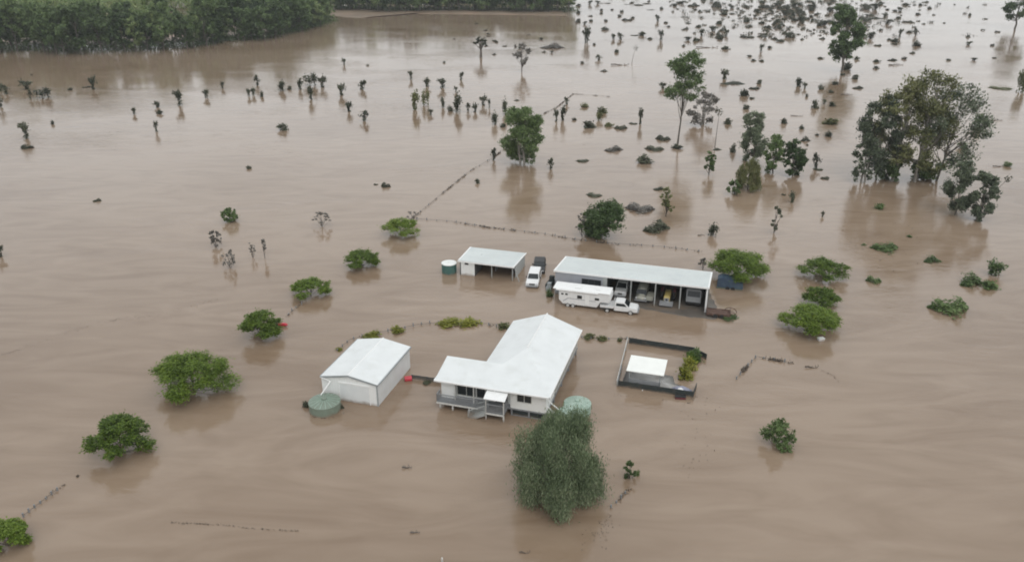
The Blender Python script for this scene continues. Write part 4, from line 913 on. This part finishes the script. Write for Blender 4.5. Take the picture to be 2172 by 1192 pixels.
put(s_,650,862,18,20,'f_brush','dark debris against the left side of the sage green tank')
put(s_,700,877,13,24,'debris','black flood debris against the front of the sage green tank')
put(m_,722,866,16,12,'f_brush','dark debris against the right side of the sage green tank')
put(s_,905,812,22,10,'f_brush','little brown-green tuft lodged against the short yard fence')
put(s_,1190,884,26,26,'f_mid','green bush beneath the side stairs of the house')
# far scatter, upper right: explicit ones
FAR = [(a_,1244,92,15,42),(s_,1283,64,19,13),(s_,1227,44,12,9),(s_,1253,46,11,9),(s_,1285,46,9,9),(m_,1330,44,22,11),(s_,1314,36,9,9),(s_,1361,76,19,18),(m_,1346,76,18,6),(s_,1378,84,15,9),(a_,1395,46,9,16),(a_,1301,84,9,14),(a_,1316,84,11,16),(a_,1402,86,10,24),(s_,1412,50,11,8),(s_,1418,58,9,7),(m_,1460,51,14,6),(s_,1482,58,13,10),(s_,1475,88,13,15),(a_,1488,77,10,16),(s_,1510,75,7,7),(s_,1523,76,9,15),(a_,1540,76,9,14),(l_,1500,102,44,8),(s_,1539,105,21,15),(l_,1315,139,36,10),(s_,1308,112,11,13),(a_,1270,128,11,12),(s_,1235,135,10,9),(m_,1281,152,16,8),(s_,1260,96,8,8),(s_,1450,99,9,8),(s_,1473,117,11,10),(m_,1585,80,30,12),(l_,1625,73,34,8),(s_,1678,80,20,22),(s_,1632,103,12,10),(a_,1614,110,8,18),(s_,1590,121,12,9),(s_,1598,130,12,9),(s_,1616,131,13,8),(a_,1537,168,15,22),(m_,1555,178,46,14),(s_,1610,178,14,16),(m_,1600,189,22,11),(s_,1578,204,22,26),(s_,1594,210,14,8),(s_,1583,232,17,18),(a_,1692,184,11,20),(a_,1406,188,12,16),(s_,1740,125,16,9),(s_,1817,127,13,13),(s_,1797,148,25,28),(s_,1787,160,13,9),(s_,1813,168,19,18),(a_,1695,184,12,18),(a_,1707,188,8,16),(s_,1741,190,13,18),(s_,1772,180,17,14),(s_,1763,197,15,12),(m_,1820,188,24,11),(l_,1795,202,26,8),(s_,1728,230,17,30),(a_,1748,222,8,14),(s_,1765,226,16,18),(s_,1711,206,7,12),(s_,1859,132,18,12),(m_,1893,129,24,10),(s_,1918,126,12,10),(l_,1900,139,32,9),(s_,1858,146,14,11),(s_,1943,98,22,20),(a_,1942,76,7,18),(a_,1908,80,8,20),(s_,1886,86,12,9),(s_,1898,95,16,8),(m_,1862,98,16,9),(m_,1935,114,14,8),(s_,1820,86,22,26),(m_,1805,97,18,7),(s_,1785,92,14,9),(s_,1830,42,16,12),(m_,1852,40,44,12),(m_,1925,48,22,11),(s_,1880,34,9,9),(s_,1898,25,12,9),(s_,1882,22,10,7),(s_,1921,12,20,12),(s_,1947,32,12,9),(m_,1965,6,12,7),(s_,1340,8,12,8),(s_,1290,8,14,5),(s_,1355,12,22,8),(m_,1380,22,18,5),(s_,1403,20,9,9),(s_,1432,14,12,12),(s_,1440,8,14,10),(m_,1470,14,22,14),(s_,1484,26,9,9),(m_,1520,16,20,20),(s_,1535,32,18,12),(s_,1372,9,20,7),(m_,1330,10,14,4),(l_,1278,8,18,4),(s_,1298,22,8,6)]
LAB = {'shrub':'small dark bush in the far scatter of drowned scrub at upper right','sapling':'thin dark sapling in the far scatter of drowned scrub at upper right','mound':'low dark brush in the far scatter of drowned scrub at upper right','log':'dark floating log in the far scatter of drowned scrub at upper right'}
for kd, x, y, wp, hp in FAR:
    put(kd, x, y, wp, hp, 'debris' if kd == 'log' else 'f_brush', LAB[kd], 'far scatter of drowned scrub')
# the densest part, right up to the top edge
cnt = 0; rs2 = random.Random(5)
while cnt < 178:
    x = rs2.uniform(1440, 1960); y = rs2.uniform(-14, 92)
    d = math.exp(-((x-1690)/150)**2)*(1 if y < 62 else .35)+.10
    if rs2.random() > d or (1770 < x < 1800 and y > 60): continue
    cnt += 1; wq = rs2.uniform(9, 20)*(.8+.003*max(0,y)); kd = rs2.choice([s_,s_,s_,m_,a_])
    put(kd, x, y, wq, wq*rs2.uniform(.55,1.0), 'f_brush', 'tiny dark bush in the thickest scrub along the top edge, right of centre', 'thick scrub along the top edge')
q = []
for i in range(26):
    x = rs2.choice([rs2.uniform(1960, 2180), rs2.uniform(1225,1450)]); y = rs2.uniform(-10, 130 if x > 1900 else 60)
    put(rs2.choice([s_,a_,m_]), x, y, rs2.uniform(7,13), rs2.uniform(6,11), 'f_brush', 'tiny dark bush thinly spread along the top right edge', 'thin scrub along the top edge')
for i in range(16):
    x = rs2.uniform(940, 1215); y = rs2.uniform(50, 118); put(rs2.choice([s_,m_,a_]), x, y, rs2.uniform(5,10), rs2.uniform(4,8), 'f_brush', 'speck of drowned brush in the water just below the right end of the forest', 'specks of brush below the forest')
fs_ = []; rng = np.random.default_rng(31)
while len(fs_) < 420:
    x = rng.uniform(1420, 2100); y = rng.uniform(-20, 80)
    if rng.uniform() > math.exp(-((x-1700)/190)**2)*(1 if y < 50 else .4)+.08: continue
    p = at(x, y); w_ = rng.uniform(.6, 2.2); q_ = rng.normal(size=(26,3))*np.array([w_*.5, w_*.5, w_*.3]); q_[:,2] = np.abs(q_[:,2]); fs_.append(q_+np.array([p.x, p.y, 0]))
P = np.concatenate(fs_); tag(inst(leafmesh('far_scrub', P, rng.normal(size=P.shape), .42, [M['f_brush']], rng), 'far_scrub'), 'haze of tiny drowned scrub filling the gaps along the top edge', 'scrub', None, 'stuff')
# ---- fences with flood debris
def fence_line(name, pts, label, npost, seed, dens=1.0):
    rg = random.Random(seed); W3 = [at(*p) for p in pts]; o0 = W3[0].copy()
    t = thing(name, label, 'fence', o0); seg = [(W3[i]-o0, W3[i+1]-o0) for i in range(len(W3)-1)]; tot = sum((b_-a).length for a, b_ in seg)
    def along(d):
        for a, b_ in seg:
            L_ = (b_-a).length
            if d <= L_: return a.lerp(b_, d/L_), (b_-a).normalized()
            d -= L_
        return seg[-1][1], (seg[-1][1]-seg[-1][0]).normalized()
    pmh = MB().tube((0,0,-1),(0,0,.42),.09,.08,6).mesh('post', [M['timber_grey']])
    for i in range(npost):
        p, _ = along(tot*i/(npost-1)); o_ = inst(pmh, 'post', t, p, 0, (1,1,rg.uniform(.6,1.25)))
    wq = MB(); n_ = int(tot/3)
    for i in range(n_): a, _ = along(tot*i/n_); b_, _ = along(tot*(i+1)/n_); wq.tube(a+Vector((0,0,.18)), b_+Vector((0,0,.18)), .022, .022, 4, cap=False)
    wq.build('wire', M['debris'], t)
    P = []; d = 0
    while d < tot:
        d += rg.expovariate(1.0)*2.2/dens; k_ = int(rg.expovariate(1/26))+3; p, dr_ = along(min(d, tot)); ln = rg.uniform(.5, 3)
        for j in range(k_):
            f = rg.uniform(-.5,.5); P.append((p.x+dr_.x*ln*f+rg.gauss(0,.12), p.y+dr_.y*ln*f+rg.gauss(0,.12), abs(rg.gauss(.02,.16))))
    rng = np.random.default_rng(seed); P = np.array(P)
    o_ = inst(leafmesh('caught_debris', P, rng.normal(size=P.shape), .13, [M['debris']], rng), 'caught_debris', t); o_['kind'] = 'stuff'
    return t
fence_line('wire_fence', [(872,466),(905,440),(950,402),(1000,362),(1042,338),(1085,306),(1150,244),(1182,228),(1216,200),(1290,206)], 'wire fence hung with flood debris running away towards the far scrub', 34, 1)
fence_line('wire_fence', [(884,466),(950,470),(1040,484),(1160,498),(1225,510),(1300,518),(1400,524),(1482,534)], 'wire fence hung with flood debris running behind the two open sheds', 28, 2)
fence_line('garden_fence', [(716,744),(742,722),(780,712),(850,698),(905,686),(935,686),(1010,684),(1050,694),(1070,690)], 'sunken garden fence curving round behind the white gable shed', 22, 3, .6)
fence_line('garden_fence', [(1234,716),(1270,720),(1330,720)], 'short sunken garden fence between the house roof and the pool fence', 6, 4, .8)
fence_line('sunken_fence', [(1562,804),(1585,778),(1604,758),(1628,762),(1664,768)], 'sunken fence bent at a corner below the trio of leafy trees', 9, 5, 1.0)
fence_line('sunken_fence', [(50,1096),(72,1078),(98,1058),(122,1040)], 'sunken fence leading off the corner tree at lower left', 7, 6, .6)
fence_line('sunken_fence', [(1296,1076),(1312,1062),(1326,1046)], 'short sunken fence right of the weeping tree', 4, 7, 1.2)
fence_line('sunken_fence', [(612,668),(624,655),(640,646)], 'short sunken fence beside the lopsided leafy tree', 4, 8, .8)
# ---- thin rafts of drifting twigs
def drift(pts, label, seed, n_=60, wd=.5, sz=.14):
    rg = np.random.default_rng(seed); W3 = [at(*p) for p in pts]; P = []
    for i in range(n_):
        k_ = rg.integers(len(W3)-1); f = rg.uniform(); p = W3[k_].lerp(W3[k_+1], f); P.append((p.x+rg.normal()*wd, p.y+rg.normal()*wd, .02+abs(rg.normal())*.02))
    P = np.array(P); o_ = P.mean(0); o_[2] = 0
    u = leafmesh('drift_debris', P-o_, np.tile([0,0,1.0],(len(P),1)), sz, [M['debris']], rg, 'flat', .3)
    ob = inst(u, 'drift_debris', None, o_); tag(ob, label, 'debris', None, 'stuff')
drift([(360,1108),(410,1110),(470,1113),(550,1122),(632,1126)], 'long thin line of twigs drifting at lower left', 3, 150, .05, .11)
drift([(0,755),(60,735),(150,702),(230,682),(262,676),(330,668),(460,636)], 'faint line of scum drifting in from the left edge', 4, 200, .3, .1)
drift([(1240,1130),(1262,1150),(1285,1118),(1300,1090),(1250,1175)], 'scattered scum swirling right below the weeping tree', 5, 60, .5, .12)
drift([(1420,945),(1480,918),(1515,848),(1450,880),(1500,968),(1440,1018)], 'loose specks of debris between the pool and the lone sapling', 6, 40, .9, .12)
drift([(1740,785),(1768,796),(1780,812)], 'thin drift trailing right of the short dark log', 7, 24, .15, .12)
drift([(1820,520),(1900,470),(1980,500),(1870,545),(1930,560)], 'specks of debris among the low bushes on the right', 8, 50, 2.0, .2)
drift([(655,884),(700,888),(740,872)], 'thin scum line round the front of the sage green tank', 9, 40, .12, .1)
drift([(940,872),(1010,893),(1075,896),(1150,896)], 'thin scum line below the front deck of the raised house', 10, 60, .15, .09)
drift([(1300,836),(1380,846),(1460,856),(1476,842)], 'thin scum line in front of the pool fence', 12, 60, .15, .09)
drift([(1190,662),(1280,668),(1380,668),(1500,676)], 'thin scum line in front of the caravan and ute', 13, 60, .2, .1)
# ---- forest
rngf = random.Random(21)
def fproto(seed, H, W, mt):
    rng = np.random.default_rng(seed); P, O, cl = crown_points(rng, H, W, .2, 'gum', 70, 28)
    return leafmesh('crown', P, O, .62, [M[mt]], rng), limbs(rng, H, W, .3, cl, .26, 1, (0,0), 8).mesh('trunk', [M['bark']])
FP = [fproto(300+i, 15+i%3*2.2, 10.5+i%2*2.5, 'f_forest') for i in range(6)]
def ftree(p, sc_, k_, label, group, rz):
    cr_, tk = FP[k_]; t = thing('forest_tree', label, 'tree', (p.x, p.y, 0), rz, group)
    inst(cr_, 'crown', t, (0,0,0), 0, (sc_,sc_,sc_)); inst(tk, 'trunk', t, (0,0,0), 0, (sc_,sc_,sc_))
edgeA = [(-60,112),(60,112),(160,113),(240,112),(320,108),(400,103),(470,92),(540,86),(600,76),(650,62),(690,52)]
edgeB = [(700,24),(760,22),(830,27),(880,27),(950,25),(1020,26),(1090,27),(1160,27),(1222,26)]
def along_px(edge, n_):
    W3 = [at(*p) for p in edge]; L_ = [(W3[i+1]-W3[i]).length for i in range(len(W3)-1)]; tot = sum(L_)
    for i in range(n_):
        d = tot*(i+.5)/n_
        for j, l in enumerate(L_):
            if d <= l: yield W3[j].lerp(W3[j+1], d/l); break
            d -= l
nt_ = 0
for (edge, n0, rows, st, la) in ((edgeA, 33, 4, 10.0, 'the upper left shore'), (edgeB, 26, 4, 8.0, 'the far shore by the top edge')):
    for r_ in range(rows):
        for p in along_px(edge, n0):
            q = p+Vector((rngf.uniform(-3.5,3.5)-r_*1.5, rngf.uniform(-4.5,3.5)+r_*st, 0))
            if edge is edgeB: q.x = min(q.x, at(1208,26).x+rngf.uniform(-3,1))
            lab = f'green gum in the front row along {la}' if r_ == 0 else (f'green gum in the second row behind {la}' if r_ == 1 else f'green gum deep behind {la}')
            ftree(q, rngf.uniform(.62, 1.3), rngf.randrange(6), lab, 'forest trees', rngf.uniform(0,6.28)); nt_ += 1
# forest beyond what can be told apart: one mass
def mass():
    rng = np.random.default_rng(9); base = np.empty((0,3)); P = []
    A0 = at(-60,60); 
    for i in range(1500):
        x = rng.uniform(-430, 45); y = rng.uniform(430, 760)
        pxx, pyy = row(x, y, 0)
        if pxx > 1200 or (pxx > 640 and pyy > 8) or pyy > 52: continue
        h = rng.uniform(12,18); q = rng.normal(size=(70,3))*np.array([2.8,2.8,3.2])+np.array([x,y,h*.65]); P.append(q)
    P = np.concatenate(P); P[:,2] = np.abs(P[:,2])
    o_ = inst(leafmesh('forest', P, rng.normal(size=P.shape), 1.3, [M['f_forest']], rng), 'forest'); tag(o_, 'unbroken mass of forest behind the shoreline trees', 'forest', None, 'stuff')
mass()
tag(inst(pm('mound', 1, 'f_forest'), 'undergrowth', None, at(120,110), 0, (1,1,1)), 'low green undergrowth between the trunks at the forest shore', 'undergrowth', None, 'stuff')
rng = np.random.default_rng(77); P = []
for edge in (edgeA, edgeB):
    for p in along_px(edge, 300): P.append(rng.normal(size=(22,3))*np.array([2.4,2.2,1.0])+np.array([p.x, p.y+rng.uniform(5,24), .9]))
P = np.concatenate(P); P[:,2] = np.abs(P[:,2]); u = [o_ for o_ in C.objects if o_.name == 'undergrowth'][0]
u.data = leafmesh('undergrowth', P, rng.normal(size=P.shape), .55, [M['f_dark']], rng); u.location = (0,0,0)
print('objects', len(C.objects), 'forest trees', nt_)
